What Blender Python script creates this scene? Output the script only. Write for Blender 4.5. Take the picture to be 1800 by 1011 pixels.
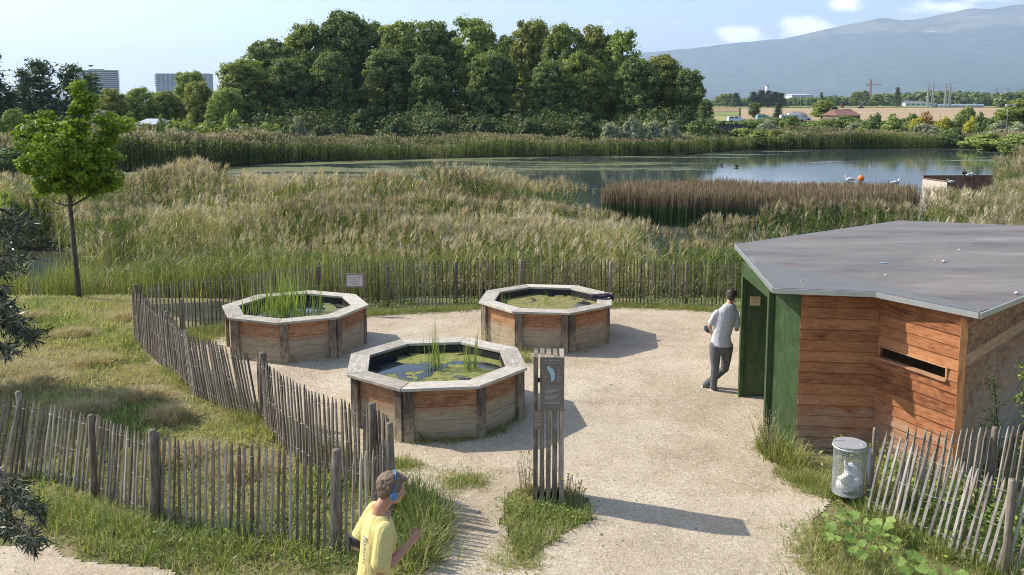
import bpy, bmesh, math, random
import numpy as np
from mathutils import Vector, Matrix
sc = bpy.context.scene
for _o in list(bpy.data.objects): bpy.data.objects.remove(_o)
# ------------------------------------------------------------------ camera, sky, sun, exposure
FPX, YH, EYE = 1530.0, 192.0, 4.8          # focal length and horizon row of the 1800 px photograph, eye height
PITCH = .5*math.asin(2*FPX/(12800-YH)); CYP = YH+FPX*math.tan(PITCH)
cam = bpy.data.cameras.new("camera"); camo = bpy.data.objects.new("camera", cam); sc.collection.objects.link(camo)
cam.sensor_width = 36; cam.lens = FPX/1800*36; cam.shift_y = -(505.5-CYP)/1800
camo.location = (0, 0, EYE); camo.rotation_euler = (math.pi/2-PITCH, 0, 0)
cam.clip_start = .1; cam.clip_end = 60000
sc.camera = camo
SUN_EL = math.radians(40); SUN_AZ = math.atan2(-.94, .34)      # azimuth from +Y towards +X
world = bpy.data.worlds.new("World"); sc.world = world; world.use_nodes = True
wn = world.node_tree; bgn = wn.nodes['Background']; bgn.inputs[1].default_value = .142
sky = wn.nodes.new('ShaderNodeTexSky'); sky.sky_type = 'NISHITA'; sky.sun_disc = False
sky.sun_elevation = SUN_EL; sky.sun_rotation = SUN_AZ; sky.altitude = 400; sky.air_density = 1.0; sky.dust_density = 1.8; sky.ozone_density = 1.0
def sky_clouds():
    N, L = wn.nodes, wn.links
    tc = N.new('ShaderNodeTexCoord'); sp = N.new('ShaderNodeSeparateXYZ'); L.new(tc.outputs['Generated'], sp.inputs[0])
    def M(op, a, b=None, c=None):
        n = N.new('ShaderNodeMath'); n.operation = op
        for i, q in enumerate((a, b, c)):
            if q is None: continue
            if isinstance(q, (int, float)): n.inputs[i].default_value = q
            else: L.new(q, n.inputs[i])
        return n.outputs[0]
    ya = M('MAXIMUM', sp.outputs[1], .05)
    a = M('DIVIDE', sp.outputs[0], ya); e = M('DIVIDE', sp.outputs[2], ya)
    cb = N.new('ShaderNodeCombineXYZ'); L.new(a, cb.inputs[0]); L.new(M('MULTIPLY', e, 1.7), cb.inputs[1])
    nz = N.new('ShaderNodeTexNoise'); nz.inputs['Scale'].default_value = 19; nz.inputs['Detail'].default_value = 8; nz.inputs['Roughness'].default_value = .6
    L.new(cb.outputs[0], nz.inputs['Vector'])
    tot = None
    for (u, v, w, h, k) in ((1300, 66, 52, 20, 1.), (1405, 54, 58, 24, 1.), (1252, 84, 34, 9, .8), (1470, 12, 36, 22, .95), (1640, 18, 70, 12, .65), (1725, 2, 60, 10, .8),
                            (1325, 34, 18, 9, .4), (1180, 45, 30, 6, .2), (235, 142, 40, 16, .35), (1068, 42, 16, 7, .6), (370, 128, 22, 6, .4), (1385, -4, 40, 7, .5), (1790, 22, 40, 8, .3)):
        da = M('DIVIDE', M('SUBTRACT', a, (u-900)/FPX), w/FPX); de = M('DIVIDE', M('SUBTRACT', e, (YH-v)/FPX), h/FPX)
        r2 = M('ADD', M('MULTIPLY', da, da), M('MULTIPLY', de, de))
        g = M('MULTIPLY', M('POWER', 2.718, M('MULTIPLY', r2, -.9)), k)
        tot = g if tot is None else M('MAXIMUM', tot, g)
    dens = M('ADD', M('MULTIPLY', tot, 1.15), M('MULTIPLY', M('SUBTRACT', nz.outputs[0], .5), 2.1))
    mr = N.new('ShaderNodeMapRange'); mr.interpolation_type = 'SMOOTHSTEP'; mr.inputs[1].default_value = .30; mr.inputs[2].default_value = 1.15; L.new(dens, mr.inputs[0])
    mx = N.new('ShaderNodeMix'); mx.data_type = 'RGBA'
    L.new(M('MULTIPLY', M('MULTIPLY', mr.outputs[0], M('GREATER_THAN', sp.outputs[1], .06)), .8), mx.inputs[0]); L.new(sky.outputs[0], mx.inputs[6]); mx.inputs[7].default_value = (12.5, 12.3, 12.2, 1)
    L.new(mx.outputs[2], bgn.inputs[0])
sky_clouds()
sun = bpy.data.lights.new("sun", 'SUN'); suno = bpy.data.objects.new("sun", sun); sc.collection.objects.link(suno)
sun.energy = 4.4; sun.angle = math.radians(.55); sun.color = (1, .93, .82)
SDIR = Vector((math.sin(SUN_AZ)*math.cos(SUN_EL), math.cos(SUN_AZ)*math.cos(SUN_EL), math.sin(SUN_EL)))
suno.rotation_euler = SDIR.to_track_quat('Z', 'Y').to_euler()
sc.view_settings.view_transform = 'Standard'; sc.view_settings.look = 'None'; sc.view_settings.exposure = 0.66; sc.view_settings.gamma = 1
try:
    sc.cycles.max_bounces = 8; sc.cycles.transparent_max_bounces = 6; sc.cycles.volume_bounces = 1; sc.cycles.sample_clamp_indirect = 6
    sc.cycles.use_denoising = True; sc.cycles.denoiser = 'OPENIMAGEDENOISE'; sc.cycles.denoising_input_passes = 'RGB_ALBEDO_NORMAL'; sc.cycles.denoising_prefilter = 'NONE'; sc.cycles.filter_width = 1.0
except Exception: pass

# ------------------------------------------------------------------ helpers
_c, _s = math.cos(PITCH), math.sin(PITCH)
def G(u, v, z=0.):                 # the world point at height z seen at photo pixel (u, v)
    dx = (u-900)/FPX; dy = (v-CYP)/FPX
    t = (z-EYE)/(-_s-dy*_c)
    return np.array((dx*t, (_c-dy*_s)*t, z))
def A(u, v, d):                    # the world point at forward distance d seen at (u, v)
    dx = (u-900)/FPX; dy = (v-CYP)/FPX; t = d/(_c-dy*_s)
    return np.array((dx*t, d, EYE+(-_s-dy*_c)*t))
RS = np.random.RandomState
C = sc.collection
def link(o, parent=None, mat=None):
    C.objects.link(o)
    if parent is not None: o.parent = parent
    if mat is not None and o.data is not None: o.data.materials.append(mat)
    return o
def T(name, label, cat, loc=(0, 0, 0), rz=0., group=None):
    o = bpy.data.objects.new(name, None); C.objects.link(o); o.empty_display_size = .3
    o.location = loc; o.rotation_euler = (0, 0, rz); o['label'] = label; o['category'] = cat
    if group: o['group'] = group
    return o
def tag(o, label, cat, group=None, kind=None):
    if label: o['label'] = label
    if cat: o['category'] = cat
    if group: o['group'] = group
    if kind: o['kind'] = kind
    return o
def quads(name, V, tint, mat, parent=None, n=4):
    V = np.asarray(V, np.float32).reshape(-1, 3); nf = len(V)//n
    me = bpy.data.meshes.new(name); me.vertices.add(len(V)); me.vertices.foreach_set('co', V.ravel())
    me.loops.add(nf*n); me.loops.foreach_set('vertex_index', np.arange(nf*n, dtype=np.int32))
    me.polygons.add(nf); me.polygons.foreach_set('loop_start', np.arange(0, nf*n, n, dtype=np.int32)); me.polygons.foreach_set('loop_total', np.full(nf, n, np.int32))
    me.update(calc_edges=True)
    at = me.attributes.new('tint', 'FLOAT', 'FACE'); at.data.foreach_set('value', np.asarray(tint, np.float32).ravel())
    return link(bpy.data.objects.new(name, me), parent, mat)
def grid_mesh(name, X, Y, Z, mat, parent=None, attrs=None, keep=None):
    ny, nx = X.shape; V = np.stack([X, Y, Z], -1).reshape(-1, 3)
    i = np.arange(ny*nx).reshape(ny, nx); F = np.stack([i[:-1, :-1], i[:-1, 1:], i[1:, 1:], i[1:, :-1]], -1).reshape(-1, 4)
    if keep is not None: F = F[keep.ravel()]
    me = bpy.data.meshes.new(name)
    me.vertices.add(len(V)); me.vertices.foreach_set('co', V.astype(np.float32).ravel())
    me.loops.add(F.size); me.loops.foreach_set('vertex_index', F.astype(np.int32).ravel())
    me.polygons.add(len(F)); me.polygons.foreach_set('loop_start', np.arange(0, F.size, 4, dtype=np.int32)); me.polygons.foreach_set('loop_total', np.full(len(F), 4, np.int32))
    me.polygons.foreach_set('use_smooth', np.ones(len(F), bool)); me.update(calc_edges=True)
    for k, a in (attrs or {}).items():
        at = me.attributes.new(k, 'FLOAT', 'POINT'); at.data.foreach_set('value', a.astype(np.float32).ravel())
    return link(bpy.data.objects.new(name, me), parent, mat)
class MB:                          # collects boxes, bars, tubes into ONE mesh; uv runs along the grain
    def __init__(s, seed=0): s.v = []; s.f = []; s.uv = []; s.t = []; s.r = random.Random(seed); s.sm = []
    def add(s, vs, fs, uvs=None, tint=None, smooth=False):
        b = len(s.v); s.v += [tuple(map(float, p)) for p in vs]
        tint = s.r.random() if tint is None else tint
        for k, f in enumerate(fs):
            s.f.append([b+i for i in f]); s.t.append(tint); s.sm.append(smooth)
            s.uv.append(uvs[k] if uvs else [(0, 0)]*len(f))
    def hexa(s, P, tint=None, axis=None):   # 8 corners: bottom 0-3 ccw, top 4-7
        P = [np.array(p, float) for p in P]; fs = [(3, 2, 1, 0), (4, 5, 6, 7), (0, 1, 5, 4), (1, 2, 6, 5), (2, 3, 7, 6), (3, 0, 4, 7)]
        e = [P[1]-P[0], P[3]-P[0], P[4]-P[0]]; L = [np.linalg.norm(q) for q in e]
        g = int(np.argmax(L)) if axis is None else axis; gd = e[g]/max(L[g], 1e-9)
        ou, ov = s.r.random()*50, s.r.random()*50; uvs = []
        for f in fs:
            n = np.cross(P[f[1]]-P[f[0]], P[f[2]]-P[f[0]]); n = n/(np.linalg.norm(n)+1e-12); w = np.cross(n, gd); w = w/(np.linalg.norm(w)+1e-12)
            if abs(n@gd) > .9: a, b2 = e[(g+1) % 3], e[(g+2) % 3]; a = a/np.linalg.norm(a); b2 = b2/np.linalg.norm(b2); uvs.append([(ou+.05*(p@a), ov+p@b2) for p in (P[i] for i in f)])
            else: uvs.append([(ou+p@gd, ov+p@w) for p in (P[i] for i in f)])
        s.add(P, fs, uvs, tint)
    def box(s, c, d, R=None, tint=None, axis=None):
        c = np.array(c, float); h = np.array(d, float)/2; R = np.eye(3) if R is None else np.array(R)
        s.hexa([c+R@(h*np.array(q)) for q in ((-1, -1, -1), (1, -1, -1), (1, 1, -1), (-1, 1, -1), (-1, -1, 1), (1, -1, 1), (1, 1, 1), (-1, 1, 1))], tint, axis)
    def bar(s, p, q, w, t=None, tint=None, up=(0, 0, 1)):   # rectangular bar from p to q
        p, q = np.array(p, float), np.array(q, float); z = q-p; L = np.linalg.norm(z); z = z/L
        x = np.cross(up, z); x = x/np.linalg.norm(x) if np.linalg.norm(x) > 1e-6 else np.array((1., 0, 0)); y = np.cross(z, x)
        s.box((p+q)/2, (w, t or w, L), np.stack([x, y, z], 1), tint, 2)
    def tube(s, pts, rad, n=8, tint=None, cap=True, smooth=True):
        pts = [np.array(p, float) for p in pts]; rad = [rad]*len(pts) if isinstance(rad, (int, float)) else rad
        vs = []; fs = []; uvs = []; x = None; l = 0
        for i, p in enumerate(pts):
            d = pts[min(i+1, len(pts)-1)]-pts[max(i-1, 0)]; d = d/(np.linalg.norm(d)+1e-12)
            if x is None: x = np.cross(d, (0, 0, 1.) if abs(d[2]) < .9 else (1., 0, 0))
            x = x-d*(x@d); x = x/np.linalg.norm(x); y = np.cross(d, x)
            for k in range(n): a = 2*math.pi*k/n; vs.append(p+rad[i]*(x*math.cos(a)+y*math.sin(a)))
            if i:
                l2 = l+np.linalg.norm(p-pts[i-1])
                for k in range(n):
                    k2 = (k+1) % n; b = (i-1)*n; fs.append((b+k, b+k2, b+n+k2, b+n+k)); w = 2*math.pi*rad[i]/n
                    uvs.append([(l, k*w), (l, (k+1)*w), (l2, (k+1)*w), (l2, k*w)])
                l = l2
        if cap:
            fs.append(tuple(range(n-1, -1, -1))); uvs.append([(0, 0)]*n); m = (len(pts)-1)*n; fs.append(tuple(m+k for k in range(n))); uvs.append([(0, 0)]*n)
        s.add(vs, fs, uvs, tint, smooth)
    def loft(s, rings, n=20, tint=None):          # rings: (centre, rx, ry, xdir, ydir)
        vs = []; fs = []
        for (c, rx, ry, xd, yd) in rings:
            c, xd, yd = (np.array(q, float) for q in (c, xd, yd))
            for k in range(n): a = 2*math.pi*k/n; vs.append(c+xd*rx*math.cos(a)+yd*ry*math.sin(a))
        for i in range(len(rings)-1):
            for k in range(n): k2 = (k+1) % n; b = i*n; fs.append((b+k, b+k2, b+n+k2, b+n+k))
        fs.append(tuple(range(n-1, -1, -1))); m = (len(rings)-1)*n; fs.append(tuple(m+k for k in range(n)))
        s.add(vs, fs, None, tint, True)
    def ball(s, c, r, R=None, n=14, tint=None):
        r = (r, r, r) if isinstance(r, (int, float)) else r; c = np.array(c, float); R = np.eye(3) if R is None else np.array(R); vs = []; fs = []; m = n//2
        for i in range(m+1):
            t = math.pi*i/m
            for k in range(n): a = 2*math.pi*k/n; vs.append(c+R@(np.array((math.sin(t)*math.cos(a), math.sin(t)*math.sin(a), math.cos(t)))*r))
        for i in range(m):
            for k in range(n): k2 = (k+1) % n; fs.append((i*n+k, (i+1)*n+k, (i+1)*n+k2, i*n+k2))
        s.add(vs, fs, None, tint, True)
    def prism(s, poly, z0, z1, tint=None):
        n = len(poly); vs = [(p[0], p[1], z0) for p in poly]+[(p[0], p[1], z1) for p in poly]
        ar = sum(poly[i][0]*poly[(i+1) % n][1]-poly[(i+1) % n][0]*poly[i][1] for i in range(n)); idx = list(range(n)) if ar > 0 else list(range(n-1, -1, -1))
        fs = [tuple(n+i for i in idx), tuple(reversed(idx))]; uvs = [[(vs[i][0], vs[i][1]) for i in f] for f in fs]
        for a in range(n):
            i, j = idx[a], idx[(a+1) % n]; fs.append((i, j, n+j, n+i)); d = math.dist(poly[i][:2], poly[j][:2]); uvs.append([(0, z0), (d, z0), (d, z1), (0, z1)])
        s.add(vs, fs, uvs, tint)
    def build(s, name, mat, parent=None, bevel=0):
        me = bpy.data.meshes.new(name); me.from_pydata(s.v, [], s.f); me.update()
        me.polygons.foreach_set('use_smooth', np.array(s.sm, bool))
        at = me.attributes.new('tint', 'FLOAT', 'FACE'); at.data.foreach_set('value', np.array(s.t, np.float32))
        uv = me.uv_layers.new(name='UVMap'); uv.data.foreach_set('uv', np.array([c for f in s.uv for q in f for c in q], np.float32))
        o = link(bpy.data.objects.new(name, me), parent, mat)
        if bevel: m = o.modifiers.new('bevel', 'BEVEL'); m.width = bevel; m.segments = 1; m.limit_method = 'ANGLE'
        return o
def fuse(mb, name, mat, parent=None, voxel=.008, smooth=6):    # closed pieces grown together into one continuous surface
    o = mb.build(name, mat, parent); r = o.modifiers.new('r', 'REMESH'); r.mode = 'VOXEL'; r.voxel_size = voxel
    if smooth: m = o.modifiers.new('s', 'SMOOTH'); m.factor = .5; m.iterations = smooth
    bpy.context.view_layer.update(); dg = bpy.context.evaluated_depsgraph_get(); me = bpy.data.meshes.new_from_object(o.evaluated_get(dg))
    o.modifiers.clear(); old = o.data; o.data = me; bpy.data.meshes.remove(old)
    me.name = name; me.materials.clear(); me.materials.append(mat)
    me.polygons.foreach_set('use_smooth', np.ones(len(me.polygons), bool)); return o
def copy_tree(o, parent=None):
    c = o.copy(); C.objects.link(c)
    if parent is not None: c.parent = parent
    for ch in list(o.children): copy_tree(ch, c)
    return c
def text_mesh(body, size, name, mat, parent, loc, rot, extr=.0006, align='CENTER'):
    cu = bpy.data.curves.new(name, 'FONT'); cu.body = body; cu.size = size; cu.extrude = extr; cu.align_x = align; cu.align_y = 'CENTER'; cu.resolution_u = 2
    o = bpy.data.objects.new(name, cu); C.objects.link(o); bpy.context.view_layer.update()
    me = bpy.data.meshes.new_from_object(o.evaluated_get(bpy.context.evaluated_depsgraph_get())); bpy.data.objects.remove(o); bpy.data.curves.remove(cu)
    n = link(bpy.data.objects.new(name, me), parent, mat); n.location = loc; n.rotation_euler = rot; return n
# value noise
def vnoise(x, y, scale, seed=0):
    t = RS(seed).rand(257, 257); x = np.asarray(x, float)/scale+1000.3; y = np.asarray(y, float)/scale+1000.7
    xi = np.floor(x).astype(int); yi = np.floor(y).astype(int); fx = x-xi; fy = y-yi; fx = fx*fx*(3-2*fx); fy = fy*fy*(3-2*fy)
    g = lambda a, b: t[a % 257, b % 257]
    return (g(xi, yi)*(1-fx)+g(xi+1, yi)*fx)*(1-fy)+(g(xi, yi+1)*(1-fx)+g(xi+1, yi+1)*fx)*fy
def fbm(x, y, scale, seed=0, o=4):
    a = 0; w = 0
    for k in range(o): a = a+vnoise(x, y, scale/2**k, seed+k)/2**k; w += 1/2**k
    return a/w
def pip(poly, x, y):
    poly = np.asarray(poly)[:, :2]; x = np.asarray(x); y = np.asarray(y); r = np.zeros(x.shape, bool)
    for i in range(len(poly)):
        (x0, y0), (x1, y1) = poly[i-1], poly[i]
        if y0 == y1: continue
        r ^= ((y0 > y) != (y1 > y)) & (x < (x1-x0)*(y-y0)/(y1-y0)+x0)
    return r
def pdist(poly, x, y, closed=True):
    poly = np.asarray(poly)[:, :2]; d = np.full(np.shape(x), 1e9)
    for i in range(0 if closed else 1, len(poly)):
        a, b = poly[i-1], poly[i]; e = b-a; t = np.clip(((x-a[0])*e[0]+(y-a[1])*e[1])/(e@e+1e-12), 0, 1)
        d = np.minimum(d, np.hypot(x-a[0]-t*e[0], y-a[1]-t*e[1]))
    return d
def smooth(a, b, x): t = np.clip((x-a)/(b-a), 0, 1); return t*t*(3-2*t)

# ------------------------------------------------------------------ materials
def new_mat(name):
    m = bpy.data.materials.new(name); m.use_nodes = True; nt = m.node_tree; return m, nt, nt.nodes, nt.links, nt.nodes['Principled BSDF']
def ramp(N, stops):
    r = N.new('ShaderNodeValToRGB'); e = r.color_ramp.elements
    while len(e) < len(stops): e.new(.5)
    for i, (p, c) in enumerate(stops): e[i].position = p; e[i].color = (*c, 1)
    return r
def noise(N, L, vec, scale, detail=5, rough=.6, dist=0):
    n = N.new('ShaderNodeTexNoise'); n.inputs['Scale'].default_value = scale; n.inputs['Detail'].default_value = detail; n.inputs['Roughness'].default_value = rough; n.inputs['Distortion'].default_value = dist
    if vec is not None: L.new(vec, n.inputs['Vector'])
    return n.outputs[0]
def mathn(N, L, op, a, b=None, c=None, clamp=False):
    n = N.new('ShaderNodeMath'); n.operation = op; n.use_clamp = clamp
    for i, q in enumerate((a, b, c)):
        if q is None: continue
        if isinstance(q, (int, float)): n.inputs[i].default_value = q
        else: L.new(q, n.inputs[i])
    return n.outputs[0]
def mixc(N, L, f, a, b, mode='MIX'):
    n = N.new('ShaderNodeMix'); n.data_type = 'RGBA'; n.blend_type = mode
    for i, q in ((0, f), (6, a), (7, b)):
        if isinstance(q, (int, float)): n.inputs[i].default_value = q
        elif isinstance(q, tuple): n.inputs[i].default_value = (*q, 1)
        else: L.new(q, n.inputs[i])
    return n.outputs[2]
def bump(N, L, h, strength, dist, P):
    b = N.new('ShaderNodeBump'); b.inputs['Strength'].default_value = strength; b.inputs['Distance'].default_value = dist; L.new(h, b.inputs['Height']); L.new(b.outputs[0], P.inputs['Normal'])
def objcoord(N): return N.new('ShaderNodeTexCoord').outputs['Object']
def geopos(N): return N.new('ShaderNodeNewGeometry').outputs['Position']
def scaled(N, L, v, s):
    m = N.new('ShaderNodeVectorMath'); m.operation = 'MULTIPLY'; L.new(v, m.inputs[0]); m.inputs[1].default_value = s; return m.outputs[0]
def tintn(N):
    a = N.new('ShaderNodeAttribute'); a.attribute_name = 'tint'; return a.outputs['Fac']
def plain(name, col, rough=.6, metal=0., var=.12, sc_=6., bmp=0., emit=None, spec=.5):
    m, nt, N, L, P = new_mat(name); n = noise(N, L, objcoord(N), sc_, 6)
    r = ramp(N, [(.25, tuple(c*(1-var) for c in col)), (.75, tuple(min(1, c*(1+var)) for c in col))]); L.new(n, r.inputs[0]); L.new(r.outputs[0], P.inputs['Base Color'])
    P.inputs['Roughness'].default_value = rough; P.inputs['Metallic'].default_value = metal; P.inputs['Specular IOR Level'].default_value = spec
    if bmp: bump(N, L, noise(N, L, objcoord(N), sc_*8, 4), .6, bmp, P)
    return m
def leafmat(name, stops, trans=.3, rough=.55, nsc=.0, namp=.0):
    m, nt, N, L, P = new_mat(name); t = tintn(N)
    if nsc: t = mathn(N, L, 'ADD', t, mathn(N, L, 'MULTIPLY', mathn(N, L, 'SUBTRACT', noise(N, L, objcoord(N), nsc, 3), .5), namp))
    r = ramp(N, stops); L.new(t, r.inputs[0]); L.new(r.outputs[0], P.inputs['Base Color'])
    P.inputs['Roughness'].default_value = rough; P.inputs['Specular IOR Level'].default_value = .3
    tr = N.new('ShaderNodeBsdfTranslucent'); L.new(mixc(N, L, 1., r.outputs[0], (1.0, 1.0, .55), 'MULTIPLY'), tr.inputs[0])
    mx = N.new('ShaderNodeMixShader'); mx.inputs[0].default_value = trans; L.new(P.outputs[0], mx.inputs[1]); L.new(tr.outputs[0], mx.inputs[2]); L.new(mx.outputs[0], N['Material Output'].inputs[0]); return m
def wood(name, cols, grey=None, greyamt=0., lo=None, hi=None, rough=.75, bmp=.002, stain=None, streak=14., tintamt=.5, lowcol=None):
    """cols: dark, mid, light; grey: weathering colour, lo/hi: object-space z range over which the board turns grey towards lo"""
    m, nt, N, L, P = new_mat(name); uv = N.new('ShaderNodeUVMap').outputs[0]
    g1 = noise(N, L, scaled(N, L, uv, (1.6, streak*2, 1)), 2.0, 6, .65, .6); g2 = noise(N, L, scaled(N, L, uv, (4, streak*9, 1)), 2.0, 4, .6)
    kn = noise(N, L, scaled(N, L, uv, (2.2, 5, 1)), 2.2, 3, .5, 1.2)
    h = mathn(N, L, 'ADD', mathn(N, L, 'MULTIPLY', g1, .65), mathn(N, L, 'MULTIPLY', g2, .35))
    t = mathn(N, L, 'ADD', h, mathn(N, L, 'MULTIPLY', mathn(N, L, 'SUBTRACT', tintn(N), .5), tintamt*.4))
    t = mathn(N, L, 'ADD', t, mathn(N, L, 'MULTIPLY', mathn(N, L, 'SUBTRACT', kn, .5), .5))
    r = ramp(N, [(.28, cols[0]), (.5, cols[1]), (.74, cols[2])]); L.new(t, r.inputs[0]); col = r.outputs[0]
    oc = objcoord(N)
    if grey is not None:
        big = noise(N, L, scaled(N, L, oc, (1, 1, 2.2)), 2.2, 6, .65, .8)
        f = mathn(N, L, 'ADD', mathn(N, L, 'MULTIPLY', mathn(N, L, 'SUBTRACT', big, .5), 2.2), greyamt)
        if lo is not None:
            sp = N.new('ShaderNodeSeparateXYZ'); L.new(oc, sp.inputs[0]); mr = N.new('ShaderNodeMapRange'); mr.inputs[1].default_value = lo; mr.inputs[2].default_value = hi; mr.inputs[3].default_value = 1; mr.inputs[4].default_value = -.6; L.new(sp.outputs[2], mr.inputs[0])
            f = mathn(N, L, 'ADD', f, mr.outputs[0])
        f = mathn(N, L, 'MULTIPLY', f, 1., None, True)
        gc = ramp(N, [(.3, tuple(c*.55 for c in grey)), (.7, tuple(c*1.22 for c in grey))]); L.new(h, gc.inputs[0]); col = mixc(N, L, f, col, gc.outputs[0])
    if stain is not None:
        sn = noise(N, L, scaled(N, L, oc, (1, 1, .8)), stain[0], 7, .7, 1.); mr = N.new('ShaderNodeMapRange'); mr.inputs[1].default_value = stain[1]; mr.inputs[2].default_value = stain[1]+.13; L.new(sn, mr.inputs[0])
        col = mixc(N, L, mathn(N, L, 'MULTIPLY', mr.outputs[0], stain[3] if len(stain) > 3 else .8), col, stain[2])
    L.new(col, P.inputs['Base Color']); P.inputs['Roughness'].default_value = rough; P.inputs['Specular IOR Level'].default_value = .25
    bump(N, L, h, .7, bmp, P); return m
# ------------------------------------------------------------------ the lie of the land
FARD = np.array([0, 150, 180, 230, 350, 600, 900, 1500, 3000, 6000, 20000.]); FARZ = np.array([-.93, -.9, -.4, 1.2, 2.3, 5.6, 8.3, 14, 30, 55, 60.])
POND = np.array([G(u, v, -1)[:2] for u, v in ((150, 301), (330, 301), (420, 291), (540, 284), (700, 281), (870, 276), (1030, 274), (1200, 273), (1260, 267), (1300, 264), (1420, 262), (1700, 260), (1765, 268))]
    + [(64, 100), (48, 80), (33, 61), (29, 54), (22.5, 47), (22, 37), (15, 33.5), (5, 32.5), (3, 38), (.5, 45.5), (-25, 46.5), (-40, 58), (-48, 75)])
POOL = np.array([G(u, v, -1)[:2] for u, v in ((-250, 522), (60, 520), (118, 512), (135, 480), (105, 452), (-250, 446))])
def gz(x, y):
    x = np.asarray(x, float); y = np.asarray(y, float)
    z = np.interp(y, FARD, FARZ)
    near = -.93*smooth(21.6, 25.2, y+.0*x)+.06*(fbm(x, y, 3.5, 3)-.5)*smooth(9, 14, np.abs(x+2)+np.abs(y-30)*.4)
    z = np.where(y < 60, near, z)
    for P in (POND, POOL):
        ins = pip(P, x, y); d = pdist(P, x, y); z = np.where(ins, z-.75*smooth(0, 1.6, d), z)
    z = z+.13*smooth(8.3, 7.2, y)*(y < 12)
    return z
def B(u, d): x = (u-900)/FPX*d; return np.array((x, d, float(gz(x, d))))
# gravel yard and path, traced on the ground
YARD = np.array([G(u, v)[:2] for u, v in ((330, 600), (400, 584), (440, 575), (640, 553), (760, 545), (1000, 538), (1200, 541), (1345, 545), (1345, 712), (1345, 800), (1398, 838), (1455, 862), (1448, 885), (1425, 915), (1448, 965),
    (1480, 1011), (1560, 1150), (1640, 1400), (-600, 1400), (-300, 925), (0, 952), (90, 964), (190, 987), (290, 1006), (430, 1050), (640, 1040), (728, 1000), (768, 930), (745, 885), (704, 850), (640, 822), (560, 780), (460, 735), (400, 700), (300, 640))])
ISLE = np.array([G(u, v)[:2] for u, v in ((885, 880), (905, 862), (940, 858), (1000, 862), (1030, 885), (1042, 915), (1000, 935), (960, 960), (915, 985), (905, 950), (880, 915))])
def gsd(x, y):                                   # signed distance into the gravel
    d = np.where(pip(YARD, x, y), 1, -1)*pdist(YARD, x, y)
    i = np.where(pip(ISLE, x, y), 1, -1)*pdist(ISLE, x, y)
    return np.minimum(d, -i)
# ------------------------------------------------------------------ setting materials
def ground_mat():
    m, nt, N, L, P = new_mat('meadow_soil'); p = geopos(N)
    r1 = ramp(N, [(.3, (.10, .115, .04)), (.48, (.18, .18, .07)), (.58, (.27, .23, .12)), (.72, (.34, .28, .17))]); L.new(noise(N, L, p, .9, 9, .7, .3), r1.inputs[0])
    r2 = ramp(N, [(.3, (.05, .075, .025)), (.7, (.12, .13, .05))]); L.new(noise(N, L, p, .02, 8, .65), r2.inputs[0])
    sp = N.new('ShaderNodeSeparateXYZ'); L.new(p, sp.inputs[0]); mr = N.new('ShaderNodeMapRange'); mr.inputs[1].default_value = 60; mr.inputs[2].default_value = 120; L.new(sp.outputs[1], mr.inputs[0])
    c = mixc(N, L, mr.outputs[0], r1.outputs[0], r2.outputs[0])
    mw = N.new('ShaderNodeMapRange'); mw.inputs[1].default_value = -.35; mw.inputs[2].default_value = -.85; L.new(sp.outputs[2], mw.inputs[0])
    c = mixc(N, L, mw.outputs[0], c, (.035, .035, .018)); L.new(c, P.inputs['Base Color']); P.inputs['Roughness'].default_value = .95; P.inputs['Specular IOR Level'].default_value = .1
    bump(N, L, noise(N, L, p, 14, 6, .7), .8, .05, P); return m
def gravel_mat():
    m, nt, N, L, P = new_mat('pale_gravel'); p = geopos(N)
    vo = N.new('ShaderNodeTexVoronoi'); vo.inputs['Scale'].default_value = 52; L.new(p, vo.inputs['Vector'])
    vo2 = N.new('ShaderNodeTexVoronoi'); vo2.inputs['Scale'].default_value = 19; vo2.inputs['Randomness'].default_value = 1; L.new(p, vo2.inputs['Vector'])
    big = noise(N, L, p, .55, 7, .6, .4)
    rb = ramp(N, [(.3, (.40, .33, .23)), (.5, (.51, .43, .315)), (.7, (.60, .525, .405))]); L.new(big, rb.inputs[0])
    sx = N.new('ShaderNodeSeparateColor'); L.new(vo.outputs['Color'], sx.inputs[0])
    rs = ramp(N, [(.0, (.66, .64, .61)), (.25, (.9, .89, .88)), (.75, (1.06, 1.05, 1.03)), (1., (1.32, 1.3, 1.28))]); L.new(sx.outputs[0], rs.inputs[0])
    c = mixc(N, L, .75, rb.outputs[0], rs.outputs[0], 'MULTIPLY')
    gr = ramp(N, [(.42, (1.04, 1.04, 1.05)), (.55, (.96, .955, .94)), (.70, (.76, .73, .68))]); L.new(noise(N, L, p, 1.9, 8, .72, .6), gr.inputs[0]); c = mixc(N, L, .8, c, gr.outputs[0], 'MULTIPLY')
    sy = N.new('ShaderNodeSeparateColor'); L.new(vo2.outputs['Color'], sy.inputs[0]); mr = N.new('ShaderNodeMapRange'); mr.inputs[1].default_value = .9; mr.inputs[2].default_value = 1.; L.new(sy.outputs[1], mr.inputs[0])
    c = mixc(N, L, mathn(N, L, 'MULTIPLY', mr.outputs[0], .5), c, (.62, .57, .5))
    L.new(c, P.inputs['Base Color']); P.inputs['Roughness'].default_value = .9; P.inputs['Specular IOR Level'].default_value = .15
    h = mathn(N, L, 'ADD', mathn(N, L, 'MULTIPLY', sx.outputs[1], .6), mathn(N, L, 'MULTIPLY', noise(N, L, p, 22, 5, .7), 1.)); bump(N, L, h, .9, .022, P); return m
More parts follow.
